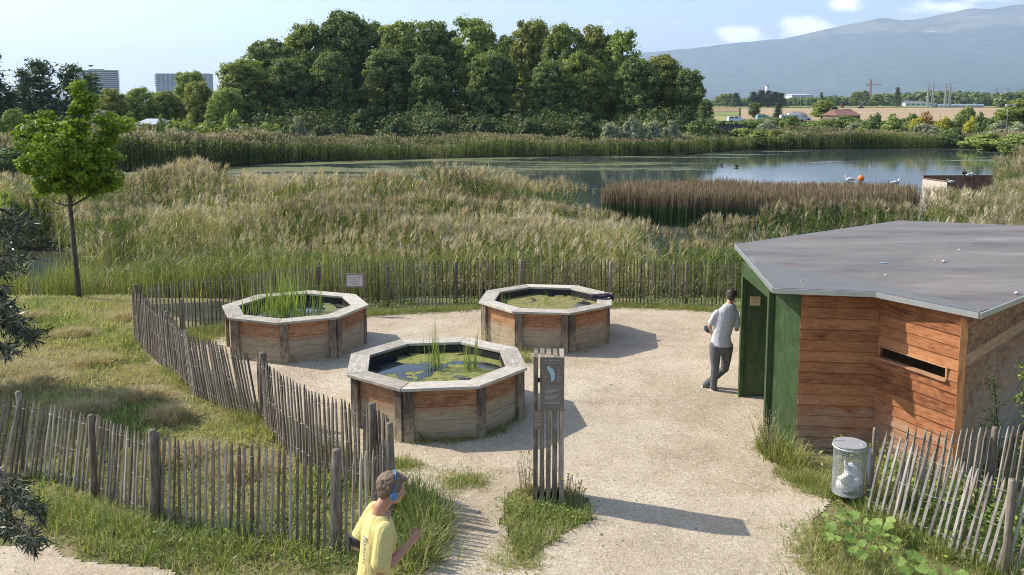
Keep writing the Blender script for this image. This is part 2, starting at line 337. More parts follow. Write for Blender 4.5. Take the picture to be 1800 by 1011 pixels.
def water_mat(name, algae=True):
    m, nt, N, L, P = new_mat(name); p = geopos(N)
    base = (.05, .068, .072)
    if algae:
        n1 = noise(N, L, scaled(N, L, p, (.05, .16, 1)), 1.0, 7, .62, .6); n2 = noise(N, L, scaled(N, L, p, (.6, 1.4, 1)), 1.0, 5, .7)
        sp = N.new('ShaderNodeSeparateXYZ'); L.new(p, sp.inputs[0])
        lf = N.new('ShaderNodeMapRange'); lf.inputs[1].default_value = 34; lf.inputs[2].default_value = -22; lf.inputs[3].default_value = -.02; lf.inputs[4].default_value = .10; L.new(sp.outputs[0], lf.inputs[0])
        fa = N.new('ShaderNodeMapRange'); fa.inputs[1].default_value = 60; fa.inputs[2].default_value = 100; fa.inputs[3].default_value = -.05; fa.inputs[4].default_value = .04; L.new(sp.outputs[1], fa.inputs[0])
        s = mathn(N, L, 'ADD', mathn(N, L, 'ADD', mathn(N, L, 'MULTIPLY', n1, .75), mathn(N, L, 'MULTIPLY', n2, .25)), mathn(N, L, 'ADD', lf.outputs[0], fa.outputs[0]))
        mr = N.new('ShaderNodeMapRange'); mr.interpolation_type = 'SMOOTHSTEP'; mr.inputs[1].default_value = .575; mr.inputs[2].default_value = .64; L.new(s, mr.inputs[0])
        ar = ramp(N, [(.3, (.09, .10, .035)), (.55, (.17, .17, .055)), (.75, (.34, .31, .10))]); L.new(n2, ar.inputs[0])
        f = mathn(N, L, 'MULTIPLY', mr.outputs[0], .85)
        L.new(mixc(N, L, f, base, ar.outputs[0]), P.inputs['Base Color'])
        L.new(mathn(N, L, 'ADD', mathn(N, L, 'MULTIPLY', f, .55), .04), P.inputs['Roughness'])
        L.new(mathn(N, L, 'SUBTRACT', .85, mathn(N, L, 'MULTIPLY', f, .7)), P.inputs['Specular IOR Level'])
    else: P.inputs['Base Color'].default_value = (*base, 1); P.inputs['Roughness'].default_value = .03
    P.inputs['IOR'].default_value = 1.33
    bump(N, L, noise(N, L, scaled(N, L, p, (1.2, 2.4, 1)), 1.3, 5, .6), .09, .03, P); return m
M_ground, M_gravel, M_water = ground_mat(), gravel_mat(), water_mat('pond_water')
def axis(a, b, st, far, k=1.22):
    c = list(np.arange(a, b+1e-6, st)); s = st
    while c[-1] < far: s *= k; c.append(c[-1]+s)
    s = st
    while c[0] > -far: s *= k; c.insert(0, c[0]-s)
    return np.array(c)
xs = axis(-16, 16, .22, 20000, 1.09); ys = np.array([y for y in axis(5, 34, .22, 20000, 1.045) if y > -60])
X, Y = np.meshgrid(xs, ys); tag(grid_mesh('ground', X, Y, gz(X, Y), M_ground), None, None, kind='structure')
gx, gy = np.arange(-12, 9, .05), np.arange(5.5, 21.5, .05); X, Y = np.meshgrid(gx, gy); sd = gsd(X, Y)+.34*(fbm(X, Y, .5, 21)-.5)
yz = gz(X, Y)+.006+.012*fbm(X, Y, .25, 5)
kp = (sd[:-1, :-1] > 0) & (sd[1:, 1:] > 0)
tag(grid_mesh('gravel_path', X, Y, yz, M_gravel, keep=kp), None, None, kind='structure')
# water sheets
def sheet(name, P, z, mat):
    o = MB(); P2 = P; o.prism([tuple(q) for q in P2], z-.02, z); ob = o.build(name, mat); tag(ob, None, None, kind='structure'); return ob
c0 = POND.mean(0); sheet('pond_water', POND, -1., M_water)
sheet('pool_water', POOL, -1., water_mat('pool_water', False))
# fields
def field(name, u0, u1, d0, d1, c1, c2, u0b=None, u1b=None):
    m, nt, N, L, P = new_mat(name); p = geopos(N); r = ramp(N, [(.3, c1), (.7, c2)]); L.new(noise(N, L, scaled(N, L, p, (.006, .035, .01)), 1., 7, .65), r.inputs[0]); L.new(r.outputs[0], P.inputs['Base Color']); P.inputs['Roughness'].default_value = 1; P.inputs['Specular IOR Level'].default_value = 0
    t = np.linspace(0, 1, 30)[:, None]; s = np.linspace(0, 1, 12)[None, :]; D = d0+(d1-d0)*t+0*s
    ua = u0+((u0b if u0b is not None else u0)-u0)*t; ub = u1+((u1b if u1b is not None else u1)-u1)*t; U = ua+(ub-ua)*s
    X = (U-900)/FPX*D; tag(grid_mesh(name, X, D, gz(X, D)+.25, m), None, None, kind='structure')
field('stubble_field', 1300, 1760, 245, 585, (.33, .255, .155), (.42, .33, .215))
field('ploughed_strip', 1420, 1775, 592, 640, (.2, .14, .09), (.26, .18, .12))
field('green_field', 1350, 1780, 650, 900, (.17, .24, .07), (.22, .3, .09))
field('grass_strip', 1190, 1296, 245, 330, (.27, .27, .12), (.33, .31, .17))
field('pale_green_field', 1190, 1296, 334, 430, (.17, .22, .09), (.24, .26, .12))
field('brown_strip', 1190, 1296, 436, 560, (.28, .2, .13), (.33, .24, .16))
field('far_meadow', 1190, 1345, 566, 850, (.16, .19, .08), (.24, .22, .11))
# mountain
def mountain():
    u = np.array([-2500, -600, 0, 225, 500, 800, 900, 1000, 1100, 1175, 1250, 1330, 1365, 1420, 1480, 1530, 1545, 1575, 1600, 1650, 1690, 1720, 1760, 1800, 1900, 2050, 2300, 3000, 4200])
    v = np.array([186, 182, 174, 168, 165, 140, 124, 108, 98, 92, 83, 75, 73, 61, 47, 36, 35, 39, 38, 27, 19, 21, 14, 12, 8, 14, 22, 40, 60.])
    x = np.linspace(-26000, 26000, 520); y = np.concatenate([np.linspace(6500, 12000, 70), np.linspace(12080, 15500, 16)]); X, Y = np.meshgrid(x, y)
    R = 12000; ridge = EYE+(YH-np.interp(900+FPX*X/R, u, v))/FPX*R
    t = (Y-6500)/5500; sh = np.where(t < 1, .10*t+.9*np.clip(t, 0, 1)**1.7, np.clip(1-(Y-12000)/3000, 0, 1)**1.2)
    gl = fbm(X, Y*.45, 1500, 71, 5)-.5; rg = 1-np.abs(fbm(X+Y*.25, Y*.3, 2600, 88, 4)*2-1)
    Z = 50+(ridge-50)*sh+(gl*620+(rg-.75)*520)*np.clip(t*(1.0-t)*3.2, 0, 1)*(ridge/1400)+np.where(np.abs(t-1) < .06, (fbm(X, Y, 420, 33, 4)-.5)*45, 0)
    Z = np.where(Y > 15400, -5, Z)
    m, nt, N, L, P = new_mat('wooded_mountain'); p = geopos(N); sp = N.new('ShaderNodeSeparateXYZ'); L.new(p, sp.inputs[0])
    f1 = ramp(N, [(.38, (.010, .027, .022)), (.62, (.09, .135, .08))]); L.new(noise(N, L, p, .009, 10, .75), f1.inputs[0])
    f2 = ramp(N, [(.40, (.06, .085, .05)), (.54, (.17, .165, .10)), (.62, (.22, .2, .13)), (.67, (.5, .47, .42))]); L.new(noise(N, L, p, .0022, 9, .68, .5), f2.inputs[0])
    mr = N.new('ShaderNodeMapRange'); mr.inputs[1].default_value = 930; mr.inputs[2].default_value = 1020
    L.new(mathn(N, L, 'ADD', sp.outputs[2], mathn(N, L, 'MULTIPLY', mathn(N, L, 'SUBTRACT', noise(N, L, p, .0016, 6, .6), .5), 620)), mr.inputs[0])
    L.new(mixc(N, L, mr.outputs[0], f1.outputs[0], f2.outputs[0]), P.inputs['Base Color']); P.inputs['Roughness'].default_value = 1; P.inputs['Specular IOR Level'].default_value = 0
    tag(grid_mesh('mountain', X, Y, Z, m), None, None, kind='structure')
mountain()
# air
hz = MB(); hz.box((0, -3000+10500, 770), (60000, 33000, 1550)); 
hm = bpy.data.materials.new('haze'); hm.use_nodes = True; hn = hm.node_tree; hn.nodes.clear(); ho = hn.nodes.new('ShaderNodeOutputMaterial'); hv = hn.nodes.new('ShaderNodeVolumePrincipled')
hv.inputs['Density'].default_value = .85e-4; hv.inputs['Color'].default_value = (.62, .76, 1., 1); hv.inputs['Anisotropy'].default_value = .25; hn.links.new(hv.outputs[0], ho.inputs['Volume'])
hzo = hz.build('haze', hm); tag(hzo, None, None, kind='stuff')
# ------------------------------------------------------------------ plants
def norm(a): return a/(np.linalg.norm(a, axis=-1, keepdims=True)+1e-9)
def blade(p, d0, L, w, bend, rs, seg=2, taper=.5):
    """a bending leaf: list of quads; p start, d0 direction, bend = how far it droops"""
    side = np.cross(d0, (0, 0, 1.)); side = side/(np.linalg.norm(side)+1e-9); a = rs.uniform(-.6, .6)
    side = side*math.cos(a)+np.cross(d0, side)*math.sin(a); out = []; q = np.array(p, float); d = np.array(d0, float); ww = w
    for k in range(seg):
        q2 = q+d*L/seg; d = d+np.array((0, 0, -bend/seg)); d = d/np.linalg.norm(d); w2 = w*(1-(k+1)/seg)*taper+w*.08 if k == seg-1 else w*(1-.25*(k+1))
        out.append([q-side*ww/2, q+side*ww/2, q2+side*w2/2, q2-side*w2/2]); q = q2; ww = w2
    return out
def reed(rs, h, w=1., nleaf=6, plume=1, lean=.1):
    Q = []; t = []; az = rs.uniform(0, 6.28); ln = np.array((math.cos(az), math.sin(az), 0))*rs.uniform(0, lean)+np.array((.05, 0, 0)); base = rs.uniform(.15, .55)
    top = np.array((0, 0, h))+ln*h; a = rs.uniform(0, 3.14)
    for k in range(1): s = np.array((math.cos(a+1.57*k), math.sin(a+1.57*k), 0))*.006*w; Q.append([-s, s, top+s*.5, top-s*.5]); t.append(base+.15)
    for k in range(nleaf):
        f = .18+.72*(k+rs.rand()*.6)/nleaf; z = rs.uniform(0, 6.28); d = norm(np.array((math.cos(z), math.sin(z), rs.uniform(.7, 1.6))))
        b = blade(top*f, d, rs.uniform(.35, .6), 0.022*w, rs.uniform(.5, 1.6), rs); c = np.clip(base+rs.uniform(-.15, .2), 0, .68); Q += b; t += [c]*len(b)
    if plume:
        pc = rs.uniform(.80, 1.)
        for k in range(13):
            z = rs.uniform(-1.5, 1.5); d = norm(np.array((math.cos(z), math.sin(z)*.8, rs.uniform(.3, 2.4)))); p = top-np.array((0, 0, rs.uniform(0, .16)))
            b = blade(p, d, rs.uniform(.10, .24), .019*w, rs.uniform(.8, 2.), rs, 1, 1.); Q += b; t += [pc+rs.uniform(-.05, .03)]
    return np.array(Q), np.array(t)
def scatter(templates, pts, hs, rs, bright=None, rot=6.28):
    """templates: list of (Q (n,4,3), t); pts (N,3); hs vertical/overall scale (N,)"""
    V = []; Tt = []; pick = rs.randint(0, len(templates), len(pts))
    for k, (Q, t) in enumerate(templates):
        ii = np.where(pick == k)[0]
        if not len(ii): continue
        a = rs.uniform(-rot/2, rot/2, len(ii)); c, s = np.cos(a), np.sin(a); R = np.zeros((len(ii), 3, 3)); R[:, 0, 0] = c; R[:, 0, 1] = -s; R[:, 1, 0] = s; R[:, 1, 1] = c; R[:, 2, 2] = 1
        W = np.einsum('nij,qvj->nqvi', R, Q)*hs[ii][:, None, None, None]+pts[ii][:, None, None, :]
        V.append(W.reshape(-1, 4, 3)); tt = np.tile(t, (len(ii), 1))
        if bright is not None: tt = np.where(tt < .72, np.clip(tt+bright[ii][:, None], 0, .7), np.clip(tt+bright[ii][:, None]*.4, .76, 1))
        Tt.append(tt.ravel())
    return np.concatenate(V), np.concatenate(Tt)
REEDRAMP = [(0, (.06, .095, .03)), (.25, (.14, .19, .05)), (.45, (.26, .29, .085)), (.62, (.42, .39, .15)), (.7, (.54, .48, .26)), (.76, (.25, .2, .13)), (.86, (.45, .375, .255)), (1., (.64, .55, .41))]
M_reed = leafmat('reed', REEDRAMP, .35); M_reedfar = leafmat('far_reed', REEDRAMP, .3)
NR = np.array([(-48, 23.2), (-9, 22.8), (-7.4, 21.6), (-5.2, 20.9), (0, 21.9), (5, 21.6), (12, 22), (20, 22), (46, 24), (62, 60), (68, 98), (63, 97), (48, 80), (32.5, 61), (28.6, 54), (22, 47.5), (21.5, 37), (15, 33.2), (5, 32.2), (3.1, 38), (.4, 45.2), (-25, 46.2), (-40, 58), (-55, 60)])
def infield(x, y, pad=60): u = 900+FPX*x/np.maximum(y, 1); return (u > -pad) & (u < 1800+pad)
def near_reeds():
    rs = RS(5); n = 150000; y = rs.uniform(20.5, 98, n); x = rs.uniform(-48, 66, n)
    dens = np.where(y < 30, 1., np.clip((30/y)**1.1, .25, 1)); k = (rs.rand(n) < dens) & pip(NR, x, y) & infield(x, y); x, y = x[k], y[k]
    k = ~((900+FPX*x/y > 1585) & (900+FPX*x/y < 1742) & (y > np.where(900+FPX*x/y > 1645, 49., 38.5))) & ~(pip(POND, x, y)) & ~((900+FPX*x/y < 122) & (y < 28.) & (rs.rand(len(x)) < .88)) & ~((pip(POOL, x, y)) & (rs.rand(len(x)) < .93)) & ~((pdist(POOL, x, y) < .9) & (y < 26) & (rs.rand(len(x)) < .75)); x, y = x[k], y[k]
    cl = fbm(x, y, 3.2, 11); k = (cl > .30) | (rs.rand(len(x)) < .25); k &= ~((fbm(x, y, 2.6, 90, 2) < .26)); x, y = x[k], y[k]
    hn = fbm(x, y, 5., 17); sp = fbm(x, y, 7., 23)
    edge = smooth(21.5, 25.5, y+.8*fbm(x, y, 2, 8)); left = smooth(-5, -11, x)*smooth(29, 25, y)
    h = (1.10+.5*edge+1.45*(hn-.36)+.8*(fbm(x, y, 2.2, 4, 2)-.5))*(1-.25*left); h = h*np.where(y > 33, 1.10, 1.)*np.where((y > 37) & (x < 4), 1.26, 1.)*np.where(x > 9, 1.08, 1)
    uu = 900+FPX*x/y; h = np.where((x > 2.5) & (x < 12) & (y > 25.5), np.maximum(h, rs.uniform(1.45, 1.75, len(x))), h); h = np.where((uu > 1600) & (uu < 1750) & (y > 38), np.clip(EYE+.93-(330-YH)*y/FPX, .6, h)*rs.uniform(.8, 1.05, len(x)), h); pts = np.stack([x, y, gz(x, y)], -1); rp = RS(6)
    tall = [reed(rp, 1.5, 1., 6, 1) for _ in range(26)]; green = [reed(rp, 1.5, 1.15, 8, 0, .16) for _ in range(18)]
    pl = (rp.rand(len(x)) < np.clip(-.20+2.4*(sp-.35)+.30*edge*(1-left)+.33*smooth(27, 38, y), .02, .85))
    br = .95*(fbm(x, y, 3.5, 31)-.5)+.06*(1-edge)-.06+.3*(fbm(x, y, .8, 77)-.5)
    V1, t1 = scatter(tall, pts[pl], h[pl]/1.5, rp, br[pl]); V2, t2 = scatter(green, pts[~pl], h[~pl]/1.5*.92, rp, br[~pl])
    tag(quads('reeds', np.concatenate([V1, V2]), np.concatenate([t1, t2]), M_reed), 'tall pale plumed reeds filling the marsh between the yard fence and the pond', 'reeds', kind='stuff')
near_reeds()
def cattails(rs, n, h, w=.02, spread=.25):
    Q = []; t = []
    for k in range(n):
        a = rs.uniform(0, 6.28); r = spread*math.sqrt(rs.rand()); p = (r*math.cos(a), r*math.sin(a), 0); z = rs.uniform(0, 6.28); l = rs.uniform(.05, .3)
        b = blade(p, norm(np.array((l*math.cos(z), l*math.sin(z), 1.))), h*rs.uniform(.6, 1.), w, rs.uniform(.0, .5), rs, 3, .6); Q += b; t += [rs.uniform(.15, .6)]*len(b)
    return np.array(Q), np.array(t)
def pool_cattails():
    rs = RS(8); n = 9000; x = rs.uniform(-17, -3, n); y = rs.uniform(20.6, 27, n); k = infield(x, y) & pip(NR, x, y) & ~(pip(POOL, x, y) & (rs.rand(n) < .55)); x, y = x[k], y[k]
    k = fbm(x, y, 1.4, 44) > .42; x, y = x[k], y[k]; k = rs.rand(len(x)) < np.where(x > -9, .35, .3); x, y = x[k], y[k]
    tp = [cattails(rs, 5, 1.3, .022, .12) for _ in range(14)]; V, t = scatter(tp, np.stack([x, y, gz(x, y)], -1), rs.uniform(.7, 1.15, len(x)), rs)
    tag(quads('cattails', V, t, M_reed), 'bright green cattail leaves standing round the small pool on the left', 'cattails', kind='stuff')
pool_cattails()
def bulrushes():
    rs = RS(9); P = np.array([(4.6, 44.5), (9, 42.5), (16, 41.2), (20.2, 43), (21.2, 46), (19.5, 48.5), (12, 50), (6, 49)]); n = 26000; x = rs.uniform(3, 22, n); y = rs.uniform(40, 51, n); k = pip(P, x, y) & (fbm(x, y, .9, 13) > .3); x, y = x[k], y[k]
    m = M_bul = leafmat('bulrush', [(0, (.06, .10, .035)), (.4, (.15, .2, .07)), (.6, (.26, .22, .12)), (.8, (.25, .18, .115)), (1, (.36, .28, .19))], .2)
    tp = []
    for k in range(16):
        Q = []; t = []
        for j in range(4):
            a = rs.uniform(0, 6.28); r = .12*rs.rand(); l = rs.uniform(0, .12); z = rs.uniform(0, 6.28); p = np.array((r*math.cos(a), r*math.sin(a), 0)); h = rs.uniform(1.5, 1.95); top = p+np.array((l*math.cos(z)*h, l*math.sin(z)*h, h)); f = .62
            mid = p+(top-p)*f; s = np.array((math.cos(a*3), math.sin(a*3), 0))*.011; Q += [[p-s, p+s, mid+s, mid-s], [mid-s, mid+s, top+s*.6, top-s*.6]]; t += [rs.uniform(.05, .4), rs.uniform(.6, .95)]
        tp.append((np.array(Q), np.array(t)))
    V, t = scatter(tp, np.stack([x, y, np.full(len(x), -1.15)], -1), rs.uniform(.9, 1.08, len(x))*(.92+.22*fbm(x, y, 2.5, 3)), rs)
    tag(quads('bulrushes', V, t, m), 'dark stand of bulrushes with rust brown tops growing in the pond', 'bulrushes', kind='stuff')
bulrushes()
def far_reeds():
    rs = RS(10); n = 60000; x = rs.uniform(-75, 82, n); y = rs.uniform(76, 152, n); d = pdist(POND, x, y); k = ~pip(POND, x, y) & (d < 20) & infield(x, y, 80) & (y > 78) & ((rs.rand(n) < np.clip(1.15-d/22, .2, 1))); k &= ~((x > 40) & (y < 100)); x, y = x[k], y[k]; d = d[k]
    u = 900+FPX*x/y; tp = []
    for j in range(30):
        Q = []; t = []
        for m in range(4):
            q, tt = reed(rs, 1.9, 3.2, 5, rs.rand() < .28, .14); q = q+np.array((rs.uniform(-.4, .4), rs.uniform(-.3, .3), 0)); Q.append(q); t.append(tt-.16*(tt < .72)-.03)
        tp.append((np.concatenate(Q), np.concatenate(t)))
    h = np.interp(u, [0, 240, 420, 530, 620, 1050, 1150, 1300, 1800], [1.5, 1.65, 1.6, 1.1, 1.0, 1.05, 1.15, 1.15, 1.1])*(.5+.98*fbm(x, y, 7, 9))*rs.uniform(.9, 1.1, len(x))*(1-.12*smooth(4, 0, d))
    k = rs.rand(len(x)) < .85; V, t = scatter(tp, np.stack([x, y, gz(x, y)], -1)[k], h[k], rs, (.45*(fbm(x, y, 7, 2)-.5)-.02*(u < 560))[k])
    tag(quads('far_reeds', V, t, M_reedfar), 'band of grey green reeds with buff tops along the far bank of the pond', 'reeds', kind='stuff')
far_reeds()
# grass
M_grass = leafmat('grass', [(0, (.085, .13, .03)), (.3, (.19, .27, .06)), (.5, (.33, .39, .11)), (.68, (.50, .48, .20)), (.8, (.56, .47, .28)), (.92, (.40, .30, .19)), (1, (.6, .52, .36))], .4)
def grass_tpl(rs, n, h, w, spread, lean=.7, t0=.1, t1=.5, dry=.1, seg=2, bend=1.2):
    Q = []; t = []
    for k in range(n):
        a = rs.uniform(0, 6.28); r = spread*rs.rand()**.6; z = a+rs.uniform(-.9, .9); l = rs.uniform(.1, lean)
        b = blade((r*math.cos(a), r*math.sin(a), -.01), norm(np.array((l*math.cos(z), l*math.sin(z), 1.))), h*rs.uniform(.5, 1.1), w, rs.uniform(.2, bend), rs, seg, .6); Q += b
        t += [rs.uniform(.72, .9) if rs.rand() < dry else rs.uniform(t0, t1)]*len(b)
    return np.array(Q), np.array(t)
LAWN = np.array([G(u, v)[:2] for u, v in ((-300, 515), (232, 512), (238, 590), (262, 640), (300, 650), (400, 700), (460, 740), (560, 795), (640, 842), (700, 860), (690, 960), (605, 980), (285, 940), (165, 897), (35, 835), (-300, 760))])
def lawn():
    rs = RS(12); n = 60000; x = rs.uniform(-15, -1, n); y = rs.uniform(9.2, 23.6, n); k = pip(LAWN, x, y) & infield(x, y, 80); x, y = x[k], y[k]
    dryn = fbm(x, y, 1.6, 55, 4); k = (gsd(x, y) < -.02) & (rs.rand(len(x)) < np.where(dryn > .56, .55, 1)); x, y, dryn = x[k], y[k], dryn[k]
    g = [grass_tpl(rs, 7, .10, .014, .07, 1.6, .2, .75, .15, 2, 1.8) for _ in range(24)]; dr = [grass_tpl(rs, 7, .15, .012, .12, 3.2, .5, .7, .75, 2, 1.) for _ in range(16)]
    isd = (dryn+rs.uniform(-.09, .09, len(x))) > .49; pts = np.stack([x, y, gz(x, y)], -1); tall = 1+.8*smooth(.5, .7, fbm(x, y, 1.1, 66))
    V1, t1 = scatter(g, pts[~isd], (rs.uniform(.6, 1.25, len(x))*tall)[~isd], rs, (.8*(fbm(x, y, .9, 71)-.5))[~isd]); V2, t2 = scatter(dr, pts[isd], rs.uniform(.6, 1.2, isd.sum()), rs); t1 = np.clip(t1+np.repeat(.0, len(t1)), 0, 1)
    tag(quads('lawn_grass', np.concatenate([V1, V2]), np.concatenate([t1, t2]), M_grass), 'mown green grass with patches of dry hay inside the left fence', 'grass', kind='stuff')
lawn()
VERGE = [G(u, v)[:2] for u, v in ((60, 900), (165, 900), (285, 948), (430, 966), (605, 982), (690, 935), (700, 862), (745, 885), (770, 930), (742, 990), (690, 1070), (430, 1080), (290, 1002), (190, 985), (90, 960))]
def line_pts(rs, pl, n, wid):
    pl = np.array(pl); L = np.hypot(*np.diff(pl, axis=0).T); c = np.concatenate([[0], np.cumsum(L)]); s = rs.uniform(0, c[-1], n)
    return np.interp(s, c, pl[:, 0])+rs.normal(0, wid, n), np.interp(s, c, pl[:, 1])+rs.normal(0, wid, n)
def P2(*q): return [G(u, v)[:2] for u, v in q]
def verges():
    rs = RS(14); tl = [grass_tpl(rs, 13, .34, .011, .11, 1., .15, .66, .2, 3, 1.8) for _ in range(20)]; sm = [grass_tpl(rs, 9, .12, .011, .07, 1.6, .18, .66, .25, 2, 1.5) for _ in range(16)]
    X = []; Yy = []; H = []; K = []
    def put(x, y, h, tall): X.append(x); Yy.append(y); H.append(h*rs.uniform(.55, 1.25, len(x))); K.append(np.full(len(x), tall))
    n = 3600; x = rs.uniform(-8, -.5, n); y = rs.uniform(7.4, 12.5, n); k = pip(VERGE, x, y) & (fbm(x, y, .8, 6) > .42); put(x[k], y[k], .75, True)
    x = rs.uniform(-8, -.5, n*2); y = rs.uniform(7.4, 12.5, n*2); k = pip(VERGE, x, y); put(x[k], y[k], 1., False)
    for pl, n, wd, h, tall in ((P2((60, 880), (165, 900), (285, 945), (440, 965), (605, 978)), 260, .14, .8, True),
        (P2((700, 870), (752, 925), (715, 1005)), 240, .13, 1.1, True), (P2((300, 655), (400, 705), (462, 742), (560, 795), (640, 845)), 420, .13, .8, True),
        (P2((640, 556), (760, 548), (900, 540), (1100, 540), (1300, 548)), 900, .10, .5, True), (P2((640, 552), (760, 546), (900, 538), (1100, 538), (1300, 546)), 1600, .17, 1., False),
        (P2((240, 600), (330, 598), (400, 580), (440, 574)), 300, .25, .7, True), (P2((240, 600), (330, 598), (400, 584), (440, 574)), 900, .3, 1., False),
        (P2((1400, 838), (1455, 862)), 150, .13, .5, True), (P2((1395, 832), (1430, 850), (1462, 865)), 500, .16, 1., False), (P2((1350, 790), (1390, 818)), 130, .09, 1.0, True),
        (P2((704, 768), (760, 772), (831, 768), (880, 752), (925, 722)), 130, .06, .55, True), (P2((704, 770), (760, 776), (831, 770), (890, 752)), 350, .09, .9, False),
        (P2((925, 640), (918, 618)), 40, .05, .6, True), (P2((1000, 620), (1025, 613), (1062, 600)), 60, .06, .9, False),
        (P2((700, 815), (730, 822)), 200, .10, .8, False), (P2((790, 850), (840, 848)), 260, .12, .8, False), (P2((720, 830), (850, 845)), 160, .25, .6, False), (P2((905, 945), (925, 975), (930, 1000)), 170, .10, .8, False), (P2((870, 990), (905, 985)), 120, .14, .7, False),
        (P2((1500, 985), (1600, 1010), (1700, 1080)), 260, .25, .55, True), (P2((1450, 935), (1480, 1000), (1540, 1060)), 1000, .25, 1., False), (P2((1530, 900), (1640, 960), (1790, 1020)), 230, .13, .8, True),
        (P2((1540, 850), (1700, 900), (1800, 930)), 420, .35, .8, True), (P2((1560, 830), (1700, 850), (1800, 880)), 200, .3, .7, True)):
        x, y = line_pts(rs, pl, n, wd); put(x, y, h, tall)
    n = 900; x = rs.uniform(-.6, 1.2, n); y = rs.uniform(8.5, 11, n); k = pip(ISLE, x, y); put(x[k], y[k], 1.0, False); put(x[k][:110], y[k][:110], .6, True)
    x = rs.uniform(-5, 5, 70); y = rs.uniform(8.6, 19.5, 70); k = gsd(x, y) > .3; put(x[k], y[k], .38, False)
    x = rs.uniform(-7, 7, 500); y = rs.uniform(8, 20, 500); k = (gsd(x, y) > 0) & (gsd(x, y) < .35); put(x[k], y[k], .6, False)
    X, Yy, H, K = map(np.concatenate, (X, Yy, H, K)); hut = [(3.75, 12.5), (4., 11.95), (5.05, 11.75), (5.9, 10.9), (7.2, 12.1), (9, 20), (3.8, 20)]
    ok = ~pip(hut, X, Yy); X, Yy, H, K = X[ok], Yy[ok], H[ok], K[ok]
    pts = np.stack([X, Yy, gz(X, Yy)], -1); br = .5*(fbm(X, Yy, .7, 5)-.5); V1, t1 = scatter(tl, pts[K], H[K], rs, br[K]); V2, t2 = scatter(sm, pts[~K], H[~K], rs, br[~K])
    tag(quads('verge_grass', np.concatenate([V1, V2]), np.concatenate([t1, t2]), M_grass), 'tufts of long grass and weeds along the fence feet and path edges', 'grass', kind='stuff')
verges()
def stones():
    rs = RS(15); n = 9000; x = rs.uniform(-8, 7, n); y = rs.uniform(8.2, 20, n); k = (gsd(x, y) > .05); x, y = x[k], y[k]; m = len(x); s = rs.uniform(.004, .013, m)*np.where(rs.rand(m) < .03, 1.7, 1.)
    c = np.stack([x, y, gz(x, y)+.012], -1); P = rs.normal(0, 1, (m, 6, 3)); base = np.array([(1, 0, 0), (-1, 0, 0), (0, 1, 0), (0, -1, 0), (0, 0, .8), (0, 0, -.8)]); V = c[:, None]+(base+.25*P)*s[:, None, None]
    F = np.array([(0, 2, 4), (2, 1, 4), (1, 3, 4), (3, 0, 4), (2, 0, 5), (1, 2, 5), (3, 1, 5), (0, 3, 5)]); W = V[:, F].reshape(-1, 3, 3)
    m_ = leafmat('pebble', [(0, (.2, .18, .15)), (.5, (.42, .37, .3)), (1, (.6, .56, .5))], 0., .9)
    tag(quads('pebbles', W, np.repeat(rs.rand(m), 8), m_, n=3), 'loose pale pebbles lying on the gravel', 'gravel', kind='stuff')
stones()
# ---- trees
def crown(rs, blobs, ncl, per, size, cr, flat=.7, shell=.45, t0=0., asp=1.5, up=.5, clsp=.25):
    """leaf-sized faces in many clumps; blobs: ellipsoids (cx,cy,cz,rx,ry,rz)"""
    bl = np.array(blobs, float); w = bl[:, 3]*bl[:, 4]*bl[:, 5]; w = w**.75; w /= w.sum(); k = rs.choice(len(bl), ncl, p=w)
    d = norm(rs.normal(0, 1, (ncl, 3))); r = rs.uniform(shell, 1, ncl)**.6; cc = bl[k, :3]+d*r[:, None]*bl[k, 3:]
    crr = cr*rs.uniform(.6, 1.35, ncl); ct = rs.uniform(-clsp, clsp, ncl)
    off = rs.normal(0, 1, (ncl, per, 3)); off = norm(off)*rs.uniform(.25, 1, (ncl, per, 1))**.5*np.where(rs.rand(ncl, per, 1) < .14, 1.5, 1.); p = cc[:, None]+off*crr[:, None, None]*np.array((1, 1, flat))
    nrm = norm(off*.6+d[:, None]*.4+np.array((0, 0, up))+rs.normal(0, .55, off.shape)); tdir = norm(np.cross(nrm, rs.normal(0, 1, nrm.shape))); bdir = np.cross(nrm, tdir)
    s = size*rs.uniform(.55, 1.25, (ncl, per, 1)); a, b = tdir*s*.5*asp, bdir*s*.5
    V = np.stack([p-a, p-b*1.0+a*.1, p+a, p+b*1.0+a*.1], 2); t = .5+ct[:, None]+rs.uniform(-.22, .22, (ncl, per))+t0
    return V.reshape(-1, 4, 3), np.clip(t, 0, 1).ravel(), cc
def limbs(mb, rs, base, top, r0, r1, targets, rl):
    n = 7; pts = [np.array(base)+(np.array(top)-np.array(base))*k/(n-1)+np.array((*rs.normal(0, r0*.5 if 0 < k < n-1 else 0, 2), 0)) for k in range(n)]
    mb.tube(pts, [r0+(r1-r0)*(k/(n-1))**.7 for k in range(n)], 8)
    for tg in targets:
        f = np.clip((tg[2]-pts[0][2])/(pts[-1][2]-pts[0][2])-.22, .15, .92); i = int(f*(n-1)); p = pts[i]+(pts[min(i+1, n-1)]-pts[i])*(f*(n-1)-i); m = (p+tg)/2+rs.normal(0, rl*3, 3)+np.array((0, 0, -.03*np.linalg.norm(tg-p)))
        mb.tube([p, m, tg], [rl, rl*.65, rl*.25], 5)
M_bark = wood('bark', ((.05, .045, .035), (.11, .095, .075), (.2, .18, .15)), rough=.95, streak=4, bmp=.01)
M_barkdark = plain('dark_bark', (.06, .05, .04), .95, sc_=3)
def L3(k, c): return tuple(x*k for x in c)
